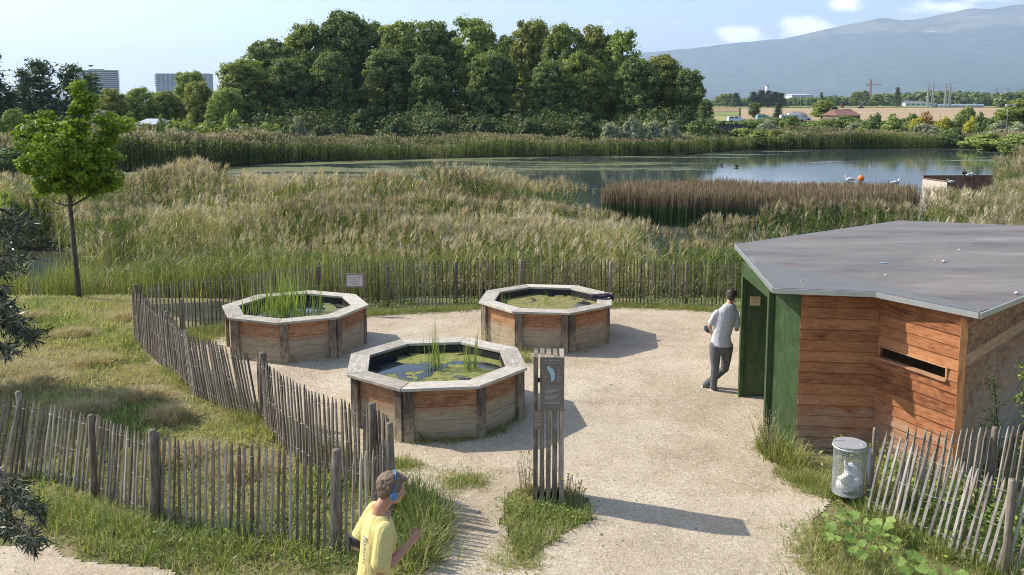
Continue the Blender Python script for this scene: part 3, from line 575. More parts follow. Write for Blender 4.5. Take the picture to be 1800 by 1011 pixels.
def foliage(name, dark, mid, light, trans=.36, nsc=.0, namp=0.): return leafmat(name, [(0, (3.3*dark[0], 3.1*dark[1], 2.7*dark[2])), (.5, (3.7*mid[0], 3.4*mid[1], 3.0*mid[2])), (1, (3.9*light[0], 3.6*light[1], 3.1*light[2]))], trans, .6, nsc, namp)
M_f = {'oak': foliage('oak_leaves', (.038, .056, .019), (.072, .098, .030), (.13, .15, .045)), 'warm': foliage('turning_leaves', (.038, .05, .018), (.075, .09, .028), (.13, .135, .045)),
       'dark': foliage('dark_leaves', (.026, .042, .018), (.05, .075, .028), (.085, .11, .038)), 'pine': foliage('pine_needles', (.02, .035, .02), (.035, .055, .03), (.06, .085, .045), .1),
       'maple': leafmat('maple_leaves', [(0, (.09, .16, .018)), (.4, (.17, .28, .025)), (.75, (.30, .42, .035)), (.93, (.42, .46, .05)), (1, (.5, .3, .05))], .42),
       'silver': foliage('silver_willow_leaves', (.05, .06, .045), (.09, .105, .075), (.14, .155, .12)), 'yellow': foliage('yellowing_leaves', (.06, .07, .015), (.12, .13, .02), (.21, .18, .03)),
       'deep': foliage('deep_shade_leaves', (.017, .026, .011), (.03, .045, .018), (.05, .068, .025)), 'russet': foliage('russet_leaves', (.06, .04, .02), (.12, .08, .035), (.2, .13, .05)), 'light': foliage('light_green_leaves', (.042, .065, .02), (.082, .115, .034), (.14, .17, .05))}  # undergrowth and foot bushes get leaves with canopy shade painted into the colour
def treeproto(seed, blobs, ncl, per, size, cr, mat, trunk=(0, 0, .35, .1, 8), name='deciduous_tree', nl=14, **kw):
    rs = RS(seed); V, t, cc = crown(rs, blobs, ncl, per, size, cr, **kw); r = T(name, '', 'tree'); quads('crown', V, t, mat, r)
    mb = MB(seed); tg = cc[rs.choice(len(cc), min(nl, len(cc)), replace=False)] if nl else []; limbs(mb, rs, (0, 0, -.3), (trunk[0], trunk[1], trunk[4]), trunk[2], trunk[3], tg, trunk[2]*.35); mb.build('trunk', M_barkdark, r); return r
def plant(proto, x, y, z, sx, sz, rz, label, cat='tree', group=None, name=None, first=[set()]):
    if proto.name in first[0]: o = copy_tree(proto)
    else: o = proto; first[0].add(proto.name)
    o.location = (x, y, z); o.scale = (sx, sx, sz); o.rotation_euler = (0, 0, rz); o['label'] = label; o['category'] = cat
    if group: o['group'] = group
    elif 'group' in o: del o['group']
    return o
def recol(o, mat):          # give the crown of a copied tree its own leaf colour
    for ch in o.children:
        if ch.name.startswith('crown') or ch.name.startswith('foliage'):
            ch.material_slots[0].link = 'OBJECT'; ch.material_slots[0].material = mat
def bigblobs(seed):
    rs = RS(seed); out = []
    for k in range(16):
        f = rs.rand()**.8; z = 3.2+14.0*f; rr = 4.9*(.75+.25*math.sin(f*3.1))*(1-.55*max(0, f-.6)/.4); a = rs.uniform(0, 6.28); r = rr*rs.uniform(.25, .95); q = rs.uniform(1.2, 2.2)*(1.15-.3*f); out.append((r*math.cos(a), r*math.sin(a), z, q*1.15, q*1.15, q*.85))
    return out+[(0, 0, 12.6, 4.4, 4.4, 4.7), (rs.uniform(-1.5, 1.5), 0, 14.2, 3.6, 3.6, 3.6), (rs.uniform(-2, 2), rs.uniform(-1, 1), 9.5, 4.0, 3.8, 3.8), (0, 0, 6, 4.3, 4.3, 3.4)]
BIG = [treeproto(100+k, bigblobs(900+k), 430, 74, .31, .82, M_f['oak'], (0, 0, .42, .12, 15), nl=18, shell=.5, clsp=.28, up=.3) for k in range(5)]
def big(k, u, vtop, d, hw, label, mat=None, vb=None, cat='tree', group='big broadleaved trees of the grove'):
    x = (u-900)/FPX*d; zb = float(gz(x, d)); ztop = A(u, vtop, d)[2]; sz = (ztop-zb)/18.4; sx = hw*1.12/FPX*d/6.0
    o = plant(BIG[k % 5], x, d, zb, sx, sz, k*2.1+u*.7, label, cat, group)
    if mat: recol(o, M_f[mat])
    return o
for k, (u, vt, d, hw, lb, mt) in enumerate((
    (432, 98, 135, 50, 'rounded tree at the left end of the big grove', None), (486, 62, 142, 52, 'dark green grove tree second from the left, stepping up the skyline', 'dark'),
    (545, 34, 148, 52, 'tall grove tree just left of the highest crown', None), (612, 10, 150, 60, 'highest tree of the grove, with a domed crown', 'dark'),
    (655, 34, 156, 46, 'grove tree in the dip right of the highest crown', 'dark'), (712, 28, 146, 56, 'broad tree right of the first dip in the grove skyline', None), (770, 30, 150, 50, 'flat topped grove tree in the middle of the skyline', None),
    (832, 22, 148, 54, 'grove tree with feathery top right of the middle', 'light'), (893, 55, 158, 34, 'thin grove tree in the notch of the skyline', 'dark'), (938, 29, 150, 44, 'sparse olive grove tree just right of the notch', 'warm'),
    (990, 35, 147, 46, 'tall grove tree showing a bare upper trunk', None), (1042, 38, 150, 46, 'light green grove tree over the right half', 'warm'), (1090, 46, 146, 42, 'grove tree on the right shoulder of the skyline', 'light'),
    (1163, 90, 140, 44, 'lower grove tree with browning leaves near the right end', 'warm'), (1206, 118, 136, 32, 'last grove tree at the right end above the water', 'dark'),
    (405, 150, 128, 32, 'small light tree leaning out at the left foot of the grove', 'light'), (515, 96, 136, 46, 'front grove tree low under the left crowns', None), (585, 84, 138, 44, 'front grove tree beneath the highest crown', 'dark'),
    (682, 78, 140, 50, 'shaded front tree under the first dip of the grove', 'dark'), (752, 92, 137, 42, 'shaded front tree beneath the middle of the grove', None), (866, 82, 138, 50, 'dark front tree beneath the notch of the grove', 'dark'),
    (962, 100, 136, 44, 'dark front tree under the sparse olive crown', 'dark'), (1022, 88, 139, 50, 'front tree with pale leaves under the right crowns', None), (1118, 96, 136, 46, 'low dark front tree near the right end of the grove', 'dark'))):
    big(k, u, vt, d, hw, lb, mt)
# conifers
def conifer(seed, h, r, kind, name):
    rs = RS(seed); V = []; t = []; root = T(name, '', 'tree'); mb = MB(seed); mb.tube([(0, 0, -.3), (0.1, 0, h*.5), (0, 0, h*.98)], [h*.018, h*.012, h*.003], 7)
    lay = 17 if kind == 'spruce' else 11
    for i in range(lay):
        f = i/(lay-1); z = h*(.12+.86*f); rr = r*((1-f)**.8+.04) if kind == 'spruce' else r*(.55+.45*math.sin(f*3.0+.3))*(1-.45*f)*rs.uniform(.7, 1.2); nb = int(11-4*f)
        for j in range(nb):
            a = rs.uniform(0, 6.28); L = rr*rs.uniform(.7, 1.1); tip = np.array((L*math.cos(a), L*math.sin(a), z+(-.25*L if kind == 'spruce' else .18*L))); mb.tube([(0, 0, z), tip], [h*.004, h*.0015], 4, cap=False); n = 46
            s = rs.rand(n)**.6; p = np.array((0, 0, z))+(tip-np.array((0, 0, z)))*s[:, None]+rs.normal(0, 1, (n, 3))*np.array((.12*r, .12*r, .07*h/3.))*(.4+s[:, None]); nr = norm(rs.normal(0, .6, (n, 3))+np.array((0, 0, 1.))); td = norm(np.cross(nr, rs.normal(0, 1, (n, 3)))); bd = np.cross(nr, td); q = h*.03*rs.uniform(.6, 1.3, (n, 1))
            V.append(np.stack([p-td*q, p-bd*q*.35, p+td*q, p+bd*q*.35], 1)); t.append(rs.uniform(.1, .8)+rs.uniform(-.2, .2, n))
    quads('crown', np.concatenate(V), np.clip(np.concatenate(t), 0, 1), M_f['pine'], root); mb.build('trunk', M_barkdark, root); return root
SPR, PIN = conifer(201, 16, 4.2, 'spruce', 'spruce_tree'), conifer(202, 16, 5., 'pine', 'pine_tree')
def con(proto, u, vt, d, hw, lb, group=None):
    x = (u-900)/FPX*d; zb = float(gz(x, d)); ztop = A(u, vt, d)[2]; return plant(proto, x, d, zb, hw/FPX*d/4.2, (ztop-zb)/16, u*1.3, lb, 'tree', group)
for pr, u, vt, d, hw, lb in ((SPR, -6, 96, 118, 46, 'tall dark conifer cut off by the left photo edge'), (PIN, 52, 128, 124, 26, 'slim pine second from the left edge'), (PIN, 80, 112, 126, 40, 'taller ragged pine left of the curved tower'),
                             (PIN, 132, 120, 128, 40, 'spreading pine in front of the curved tower'), (PIN, 165, 135, 134, 34, 'lower pine just left of the tower face'), (SPR, 28, 165, 120, 34, 'short dark conifer between the left edge and the pines')):
    con(pr, u, vt, d, hw, lb, 'conifers on the left')
for k, (u, vt, d, hw, lb, mt) in enumerate(((202, 152, 118, 32, 'yellow green tree in front of the curved tower foot', 'warm'), (252, 150, 124, 34, 'round green tree left of the square tower', 'light'), (295, 156, 128, 34, 'round green tree below the square tower', 'oak'),
    (342, 122, 132, 36, 'tall green tree covering the right side of the square tower', 'light'), (352, 138, 118, 30, 'brownish olive tree left of the grove', 'warm'), (385, 160, 112, 22, 'small bright tree between the olive tree and the grove', 'light'),
    (30, 188, 100, 24, 'small bright green tree behind the maple on the far left', 'light'), (185, 190, 104, 30, 'grey green bushy tree behind the maple crown', 'silver'), (-10, 205, 92, 30, 'bushy tree at the left edge under the conifer', 'oak'))):
    big(k+1, u, vt, d, hw, lb, mt, group='broadleaved trees left of the grove')
# shrubs
SHB = [treeproto(300+k, bl, 90, 84, .18, .46, M_f['oak'], (0, 0, .09, .03, 1.6), 'shrub', 6, shell=.3) for k, bl in enumerate(([(0, 0, 1.2, 1.5, 1.5, 1.1), (.8, 0, 1.7, .9, .9, .9)], [(0, 0, 1.5, 1.3, 1.3, 1.4), (-.7, .2, .9, 1.2, 1.1, .8)]))]
def shrub(k, u, vt, d, hw, lb, mt='oak', group='shrubs round the pond', vb=None):
    x = (u-900)/FPX*d; zb = float(gz(x, d)); ztop = A(u, vt, d)[2]; o = plant(SHB[k % 2], x, d, zb, hw/FPX*d/1.7, (ztop-zb)/2.8, u, lb, 'shrub', group)
    recol(o, M_f[mt]); return o
for k, q in enumerate(((1078, 212, 116, 22, 'silvery willow bush at the left of the pale bushes by the grove', 'silver'), (1108, 207, 117, 20, 'tallest silvery willow bush in front of the grove', 'silver'), (1142, 208, 117, 22, 'silvery willow bush right of the tallest one', 'silver'), (1178, 214, 118, 18, 'last pale willow bush near the end of the grove', 'silver'),
    (480, 212, 112, 22, 'light green bush at the left foot of the grove', 'light'), (525, 208, 113, 18, 'pale bush second from the left at the grove foot', 'silver'), (258, 228, 92, 26, 'grey green bush below the pale shed roof', 'silver'), (285, 205, 96, 10, 'small upright bush beside the pale shed', 'light'),
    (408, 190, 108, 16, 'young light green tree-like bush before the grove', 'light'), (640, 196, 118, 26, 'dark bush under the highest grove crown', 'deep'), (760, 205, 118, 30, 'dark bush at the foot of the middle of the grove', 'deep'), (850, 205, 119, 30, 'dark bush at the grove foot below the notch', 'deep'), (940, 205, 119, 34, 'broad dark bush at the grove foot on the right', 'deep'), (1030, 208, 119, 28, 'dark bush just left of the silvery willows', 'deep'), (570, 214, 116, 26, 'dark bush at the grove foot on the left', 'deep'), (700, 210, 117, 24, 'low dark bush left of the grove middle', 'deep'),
    (1240, 205, 128, 22, 'dark bush right of the last grove tree', 'dark'), (1225, 215, 122, 24, 'dark bush in the corner left of the wooden screen', 'dark'),
    (1322, 224, 129, 38, 'dull bush on the bank right of the wooden screen', 'oak'), (1362, 230, 129, 34, 'green bush on the bank with dark base', 'oak'), (1250, 235, 128, 26, 'low green bush on the far bank under the screen', 'oak'), (1520, 222, 134, 18, 'small round bush standing out of the far reeds', 'oak'),
    (1345, 208, 160, 20, 'grey green bush below the round field tree', 'silver'), (1385, 205, 165, 22, 'green bush in front of the white vans', 'oak'), (1432, 208, 165, 26, 'green bush below the willow', 'oak'), (1480, 205, 170, 26, 'bush in front of the red roofed farmhouse', 'oak'), (1532, 196, 168, 12, 'pointed conifer-like bush right of the red roof', 'dark'), (1565, 202, 165, 14, 'narrow green bush left of the yellow one', 'light'),
    (1505, 213, 150, 20, 'low grey bush among the mid row of shrubs', 'silver'), (1600, 202, 158, 18, 'olive bush beside the first yellow bush', 'oak'), (1607, 203, 152, 12, 'first bright yellow bush of the far row', 'yellow'), (1622, 199, 156, 18, 'brown green bush right of the first yellow bush', 'russet'),
    (1652, 203, 150, 14, 'middle yellow green bush of the far row', 'yellow'), (1680, 206, 150, 20, 'dark green bush between the yellow bushes', 'oak'), (1703, 202, 142, 15, 'brightest yellow bush by the tall round bush', 'yellow'), (1720, 200, 140, 13, 'dark bush right of the brightest yellow bush', 'dark'), (1690, 184, 170, 18, 'tall round grey green bush behind the yellow ones', 'oak'),
    (1738, 212, 138, 13, 'small dark bush before the big right edge tree', 'dark'), (1630, 215, 140, 24, 'low grey bush in front of the yellow row', 'silver'), (1570, 216, 140, 28, 'low mixed green bush in the middle distance', 'oak'), (1665, 224, 132, 22, 'dark low bush on the far bank below the yellow row', 'dark'),
    (1745, 236, 122, 40, 'bright green willow bush on the right bank', 'light'), (1790, 230, 112, 34, 'grey green bush at the right edge above the reeds', 'oak'), (1715, 240, 128, 26, 'grass green bush where the far bank turns', 'light'), (1785, 212, 130, 26, 'pale flowering bush at the right edge', 'silver'), (1758, 214, 132, 22, 'greyish bush left of the pale flowering one', 'silver'),
    (55, 325, 38, 26, 'dull bush left of the maple crown', 'warm'), (20, 262, 78, 30, 'dark bush at the left edge by the water', 'dark'), (8, 330, 36, 26, 'dull green bush at the far left by the pool', 'oak'))):
    shrub(k, *q)
# trees of the plain on the right
for k, (u, vt, d, hw, lb, mt) in enumerate(((1323, 179, 270, 13, 'round dark tree at the field edge', 'dark'), (1441, 175, 262, 21, 'broad willow left of the red roofed farmhouse', 'light'), (1463, 186, 262, 8, 'small dark tree between willow and farmhouse', 'dark'),
    (1238, 172, 190, 15, 'blue green tree just right of the grove end', 'dark'), (1275, 164, 720, 17, 'round tree at the left of the distant wood', 'oak'), (1262, 168, 740, 10, 'small round tree leftmost in the distant row', 'oak'), (1500, 160, 760, 14, 'round distant tree left of the red crane', 'oak'), (1515, 158, 770, 8, 'tall distant tree next to the red crane', 'dark'), (1537, 164, 760, 12, 'distant tree right of the crane foot', 'oak'),
    (1792, 172, 150, 38, 'big dark tree at the right photo edge', 'oak'), (1757, 190, 160, 16, 'grey green tree beside the lamp post', 'oak'))):
    big(k, u, vt, d, hw, lb, mt, group='trees of the plain')
for u, vt, hw, lb in ((1290, 164, 9, 'pointed conifer left of the dark conifer wood'), (1320, 162, 10, 'leftmost conifer of the dark wood'), (1334, 159, 10, 'conifer of the dark wood left of the white silo'), (1347, 160, 10, 'conifer of the dark wood in front of the silo'), (1358, 162, 10, 'conifer of the dark wood right of the silo'), (1369, 164, 9, 'rightmost conifer of the dark wood'), (1571, 154, 6, 'tall pointed conifer on the distant tree line'), (1439, 163, 4, 'small distant conifer above the willow')):
    con(SPR, u, vt, 700, hw*1.5, lb, 'distant conifers')
con(SPR, 1365, 181, 262, 11, 'dark conifer beside the white vans')
# far woods as one mass
def woods(name, u0, u1, d, vt, n, size, mat, lb, wob=4):
    rs = RS(int(abs(u0))+7); V = []; t = []
    for i in range(n):
        u = rs.uniform(u0, u1); dd = d*rs.uniform(.96, 1.08); top = vt(u)+rs.uniform(-1, 1)*wob*.5; x = (u-900)/FPX*dd; zb = float(gz(x, dd)); zt = A(u, top, dd)[2]; h = max(zt-zb, 1.5)
        v, tt, _ = crown(rs, [(x, dd, zb+h*.45, h*.5, h*.5, h*.5)], 22, 16, size, h*.16, t0=rs.uniform(-.2, .2)); V.append(v); t.append(tt)
    tag(quads(name, np.concatenate(V), np.concatenate(t), mat), lb, 'woods', kind='stuff')
woods('distant_woods', 1225, 1760, 860, lambda u: np.interp(u, [1225, 1300, 1320, 1375, 1385, 1450, 1490, 1520, 1560, 1620, 1700, 1760], [178, 176, 172, 172, 174, 170, 172, 168, 165, 162, 162, 166]), 330, 2.2, M_f['dark'], 'low tree line closing the fields below the mountain')
woods('right_woods', 1755, 1840, 620, lambda u: np.interp(u, [1755, 1765, 1800], [168, 162, 160]), 60, 1.6, M_f['dark'], 'dark wood at the right edge above the green field')
woods('hedge_bank', 1238, 1790, 175, lambda u: 211+4*math.sin(u*.05), 260, .4, M_f['dark'], 'mixed low hedge across the plain behind the far reeds', 6)
woods('left_hedge', -40, 420, 112, lambda u: 212+4*math.sin(u*.06), 120, .4, M_f['oak'], 'mixed low hedge behind the reeds on the left', 8)
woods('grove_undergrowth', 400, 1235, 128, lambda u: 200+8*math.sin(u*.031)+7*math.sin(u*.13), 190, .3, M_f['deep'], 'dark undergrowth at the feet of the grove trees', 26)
# maple
def maple():
    d = G(139, 523)[1]; base = np.array((G(139, 523)[0], d, 0.)); rs = RS(77); k = d/FPX
    def bl(u, v, ru, rv, ry=None): p = A(u, v, d); return (p[0]-base[0], (ry or 0), p[2], ru*k, ru*k*.9, rv*k)
    blobs = [bl(130, 292, 66, 46), bl(72, 246, 40, 34), bl(58, 290, 26, 26), bl(184, 282, 30, 36), bl(208, 216, 24, 24, .15), bl(190, 240, 20, 20), bl(146, 178, 24, 24), bl(140, 212, 18, 26), bl(60, 208, 15, 18, .1), bl(36, 240, 14, 16), bl(112, 235, 26, 22, .4), bl(130, 262, 50, 36, -.6), bl(150, 328, 44, 18), bl(90, 325, 34, 18), bl(170, 222, 16, 20, .2), bl(195, 320, 22, 16), bl(138, 158, 10, 16), bl(85, 200, 10, 16)]
    V, t, cc = crown(rs, blobs, 560, 54, .070, .15, shell=.3, asp=1.2, clsp=.22); root = T('maple_tree', 'young bright green maple with a slim trunk at the pool edge', 'tree', tuple(base))
    V = V; quads('crown', V, t, M_f['maple'], root); mb = MB(3); tp = bl(148, 165, 1, 1)
    pts = [(0, 0, -.2), (-.02, 0, .6), (-.05, 0, 1.5), (-.08, 0, 2.3), (-.04, 0, 3.2), (tp[0], 0, tp[2])]; mb.tube(pts, [.075, .062, .055, .05, .03, .006], 10)
    for j in range(26):
        c = cc[rs.randint(len(cc))]; z = np.clip(c[2]-rs.uniform(.5, 1.1), 2.35, 4.2); p = np.array((np.interp(z, [1.5, 2.3, 3.2], [-.05, -.08, -.04]), 0, z)); mb.tube([p, (p+c)/2+np.array((0, 0, -.1)), c], [.02, .012, .004], 5)
    mb.build('trunk', M_bark, root); return root
maple()
def hay():
    rs = RS(33); P = [(40, 655, .5), (75, 672, .45), (20, 690, .4), (170, 640, .35), (470, 632, .0), (150, 725, .4), (300, 735, .35), (250, 700, .35), (60, 560, .35), (330, 800, .4), (130, 590, .4), (230, 560, .4), (420, 830, .35)]; X = []; Y_ = []; Z_ = []
    for u, v, r in P:
        g = G(u, v); n = int(700*r); a = rs.uniform(0, 6.28, n); q = r*np.sqrt(rs.rand(n)); X.append(g[0]+q*np.cos(a)*1.3); Y_.append(g[1]+q*np.sin(a)); Z_.append(.10*(1-(q/max(r, .01))**2))
    x, y, z = map(np.concatenate, (X, Y_, Z_)); tp = [grass_tpl(rs, 8, .20, .010, .10, 5., .5, .6, .96, 2, .6) for _ in range(14)]; tp = [(q, np.where(t < .72, t, rs.uniform(.74, 1., len(t)))) for q, t in tp]
    V, t = scatter(tp, np.stack([x, y, gz(x, y)+z], -1), rs.uniform(.6, 1.2, len(x)), rs); tag(quads('hay', V, t, M_grass), 'cut brown hay lying in loose heaps on the left lawn', 'hay', kind='stuff')
hay()
# off to the left, a garden tree whose shade falls on the lawn
def lefttree():
    o = treeproto(501, [(0, 0, 4.2, 1.7, 1.4, 1.1), (.6, 0, 3.4, 1.3, 1.1, .8)], 120, 40, .16, .35, M_f['oak'], (0, 0, .12, .04, 4.2), 'garden_tree', 10)
    o.location = (-11.8, 14.8, 0); o['label'] = 'garden tree beyond the left photo edge shading the lawn'; o['category'] = 'tree'
lefttree()
# dark narrow-leaved tree hanging in from the left edge, close to the camera
def lefthanging():
    rs = RS(88); d = 6.3; root = T('oleaster_tree', 'dark narrow-leaved branches hanging in from the left photo edge', 'tree', (-5.0, d, float(gz(-5., d)))); o = np.array(root.location)
    m = leafmat('oleaster_leaves', [(0, (.03, .04, .024)), (.6, (.085, .105, .07)), (1, (.24, .27, .2))], .15, .35); mb = MB(4); V = []; t = []
    mb.tube([(0, 0, -.3), (.1, .1, 1.2), (0, .3, 2.6), (-.1, .2, 4.4)], [.11, .09, .07, .02], 8)
    for (u, v, n, su, sv, dd) in ((30, 415, 20, 34, 26, 6.9), (10, 470, 14, 30, 22, 6.8), (55, 392, 10, 14, 16, 7.), (25, 560, 24, 30, 36, 6.4), (60, 590, 16, 22, 26, 6.3), (20, 620, 12, 18, 16, 6.4), (8, 520, 12, 20, 20, 6.5), (28, 880, 26, 30, 32, 5.6), (18, 930, 18, 24, 24, 5.6), (62, 958, 16, 16, 20, 5.5), (70, 905, 8, 14, 16, 5.6), (-40, 700, 30, 40, 180, 6.2), (-60, 400, 24, 50, 120, 6.6)):
        c = A(u, v, dd)-o; st = np.array((0., .2, np.clip(c[2]+rs.uniform(.1, .5), .8, 4.2))); mid = (c+st)/2+np.array((0, 0, .22)); mb.tube([st, mid, c], [.022, .014, .006], 6)
        for j in range(n):
            e = A(u+rs.normal(0, su*.55), v+rs.normal(0, sv*.55), dd+rs.normal(0, .22))-o; s0 = c+(mid-c)*rs.uniform(0, .5); dr = norm(e-s0); L = rs.uniform(.16, .34); s1 = e-dr*L; mb.tube([s0, s1+np.array((0, 0, .02)), e+np.array((0, 0, -.04))], [.005, .004, .0015], 4, cap=False)
            for q in range(30):
                f = rs.rand(); p = s1+(e-s1)*f; ld = norm(dr*.7+rs.normal(0, .65, 3)+np.array((0, 0, -.15))); l = rs.uniform(.05, .095); sd = norm(np.cross(ld, rs.normal(0, 1, 3)))*rs.uniform(.0045, .007)
                V.append([p, p+ld*l*.45+sd, p+ld*l, p+ld*l*.45-sd]); t.append(rs.rand()**1.6)
    quads('crown', V, t, m, root); mb.build('trunk', M_barkdark, root)
lefthanging()
# ------------------------------------------------------------------ timber tanks
M_rim = wood('weathered_rim', ((.24, .21, .17), (.44, .40, .33), (.62, .575, .49)), rough=.8, streak=10, tintamt=.6, stain=(5., .60, (.2, .18, .15), .6))
M_side = wood('tank_boards', ((.12, .055, .028), (.34, .165, .08), (.50, .29, .15)), grey=(.42, .345, .235), greyamt=.45, lo=.30, hi=.56, streak=9, stain=(2.6, .535, (.10, .06, .04), .8))
M_tpost = wood('tank_posts', ((.05, .04, .035), (.16, .12, .09), (.32, .25, .17)), grey=(.40, .33, .23), greyamt=.25, lo=.05, hi=.55, streak=7, stain=(4, .52, (.035, .03, .028), .85))
M_liner = plain('pond_liner', (.015, .016, .018), .45, var=.3, sc_=3)
def tankwater_mat(name, amt, seed, cols):
    m, nt, N, L, P = new_mat(name); p = objcoord(N); v = N.new('ShaderNodeVectorMath'); v.operation = 'ADD'; L.new(p, v.inputs[0]); v.inputs[1].default_value = (seed, seed*2, 0)
    n1 = noise(N, L, v.outputs[0], 1.15, 10, .68, .8); mr = N.new('ShaderNodeMapRange'); mr.inputs[1].default_value = amt; mr.inputs[2].default_value = amt+.02; L.new(n1, mr.inputs[0])
    r = ramp(N, [(.3, cols[0]), (.5, cols[1]), (.7, cols[2])]); L.new(noise(N, L, v.outputs[0], 9, 7, .75), r.inputs[0]); L.new(mixc(N, L, mr.outputs[0], (.01, .014, .02), r.outputs[0]), P.inputs['Base Color'])
    L.new(mathn(N, L, 'ADD', mathn(N, L, 'MULTIPLY', mr.outputs[0], .8), .03), P.inputs['Roughness']); bump(N, L, mathn(N, L, 'MULTIPLY', noise(N, L, v.outputs[0], 20, 5, .7), mr.outputs[0]), .8, .02, P); return m
M_grassblade = M_grass
def tank(cx, cy, R, a0, label, wmat, seed, h=.83):
    rs = RS(seed); root = T('octagonal_tank', label, 'raised pond', (cx, cy, 0), 0, 'octagonal timber ponds in the yard')
    ang = [a0+k*math.pi/4 for k in range(8)]; out = [np.array((math.cos(a)*R, math.sin(a)*R)) for a in ang]; inn = [p*(R-.34)/R for p in out]; wl = [p*(R-.10)/R for p in out]; wi = [p*(R-.19)/R for p in out]
    rim = MB(seed)
    for k in range(8):
        a, b, c, d = out[k], out[(k+1) % 8], inn[(k+1) % 8], inn[k]; g = .004*norm(b-a); z0 = h-.045+rs.uniform(-.003, .003)
        ring = [(*(a+g), z0), (*(b-g), z0), (*(c-g), z0), (*(d+g), z0)]; rim.hexa(ring+[(p[0], p[1], p[2]+.045) for p in ring], axis=0)
    rim.build('rim', M_rim, root, .004)
    for k in range(8):
        a, b = wl[k], wl[(k+1) % 8]; c, d = wi[(k+1) % 8], wi[k]; e = norm(b-a); n = np.array((e[1], -e[0])); mb = MB(seed*10+k); L = np.linalg.norm(b-a); z = -.08; hs = (.2, .19, .2, .19, .2)
        yaw = math.atan2(e[1], e[0]); Rm = np.array(((math.cos(yaw), -math.sin(yaw), 0), (math.sin(yaw), math.cos(yaw), 0), (0, 0, 1))); mid = (a+b)/2
        for q, bh in enumerate(hs):
            top = min(z+bh-.003, h-.047)
            mb.box((0, .035+rs.uniform(-.002, .002), (z+top)/2), (L-.006, .055, top-z)); z += bh
            if z > h-.05: break
        o = mb.build('side_panel', M_side, root, .003); o.location = (*mid, 0); o.rotation_euler = (0, 0, yaw)
        pm = MB(seed*20+k); jit = rs.uniform(-.01, .01)
        pm.box((-L/2+.075, -.028, (h-.15)/2+jit), (.15, .055, h+.05)); o2 = pm.build('corner_post', M_tpost, root, .004); o2.location = (*mid, 0); o2.rotation_euler = (0, 0, yaw)
        if k % 2 == seed % 2:
            pm = MB(seed*30+k); pm.box((L/2-.065, -.026, (h-.15)/2+jit), (.13, .05, h+.04)); o2 = pm.build('corner_post', M_tpost, root, .004); o2.location = (*mid, 0); o2.rotation_euler = (0, 0, yaw)
    ln = MB(seed); li = [p*(R-.35)/R for p in out]; fs = []
    vs = [(*p, h-.05) for p in wi]+[(*p, h-.06) for p in li]+[(*p, .3) for p in li]
    for k in range(8): k2 = (k+1) % 8; fs += [(8+k, 8+k2, 16+k2, 16+k)]
    fs.append(tuple(range(16, 24))); ln.add(vs, fs); ln.build('liner', M_liner, root)
    w = MB(seed); w.prism([tuple(p*.999) for p in li], .60, h-.17); w.build('pond_surface', wmat, root)
    return root
TA = tank(.74, 18.15, 1.49, math.radians(-164.4), 'timber octagonal pond at the back with a dark jacket left on its rim', tankwater_mat('algae_back', .42, 3., ((.08, .08, .02), (.2, .18, .05), (.36, .29, .1))), 1)
TF = tank(-1.20, 13.48, 1.49, math.radians(-150.4), 'timber octagonal pond nearest the camera, bright green algae around open water', tankwater_mat('algae_front', .47, 8., ((.07, .085, .02), (.19, .20, .04), (.36, .33, .09))), 2)
TL = tank(-4.42, 17.42, 1.49, math.radians(136.3), 'timber octagonal pond on the left, thick with tall green reeds', tankwater_mat('algae_left', .52, 5., ((.07, .09, .03), (.15, .17, .05), (.25, .25, .09))), 3)
def stuffplant(name, pts, tpl, hs, seed, label, cat='water plants'):
    rs = RS(seed); V, t = scatter(tpl, np.array(pts), np.array(hs), rs); tag(quads(name, V, t, M_grass), label, cat, kind='stuff')
rs_ = RS(61); tp_ = [cattails(rs_, 3, 1., .02, .05) for _ in range(14)]
def inpond(cx, cy, sx, sy, n, z=.62): return np.stack([cx+rs_.uniform(-sx, sx, n), cy+rs_.uniform(-sy, sy, n), np.full(n, z)], -1)
stuffplant('pond_reeds', np.concatenate([inpond(-5.0, 17.4, .42, .65, 50), inpond(-4.45, 17.25, .35, .5, 34), inpond(-4.1, 17.3, .25, .4, 14)]), tp_, np.concatenate([rs_.uniform(.4, .9, 50), rs_.uniform(.8, 1.4, 34), rs_.uniform(.4, 1., 14)]), 62, 'tall bright reeds growing from the left octagonal pond')
stuffplant('pond_rushes', np.concatenate([inpond(-1.25, 13.62, .14, .16, 14), inpond(-.68, 13.55, .10, .14, 14), inpond(-.28, 13.3, .25, .3, 6)]), tp_, np.concatenate([rs_.uniform(.4, .95, 14), rs_.uniform(.4, .95, 14), rs_.uniform(.2, .45, 6)]), 63, 'two thin tufts of rushes growing from the front octagonal pond')
stuffplant('pond_sedges', np.concatenate([inpond(.8, 18.3, .22, .2, 16), inpond(-.15, 18.25, .14, .2, 8), inpond(1.2, 17.6, .2, .12, 10), inpond(1.4, 18.6, .2, .2, 4)]), tp_, np.concatenate([rs_.uniform(.15, .4, 16), rs_.uniform(.2, .5, 8), rs_.uniform(.1, .22, 10), rs_.uniform(.1, .3, 4)]), 64, 'short sedge tufts growing from the back octagonal pond')
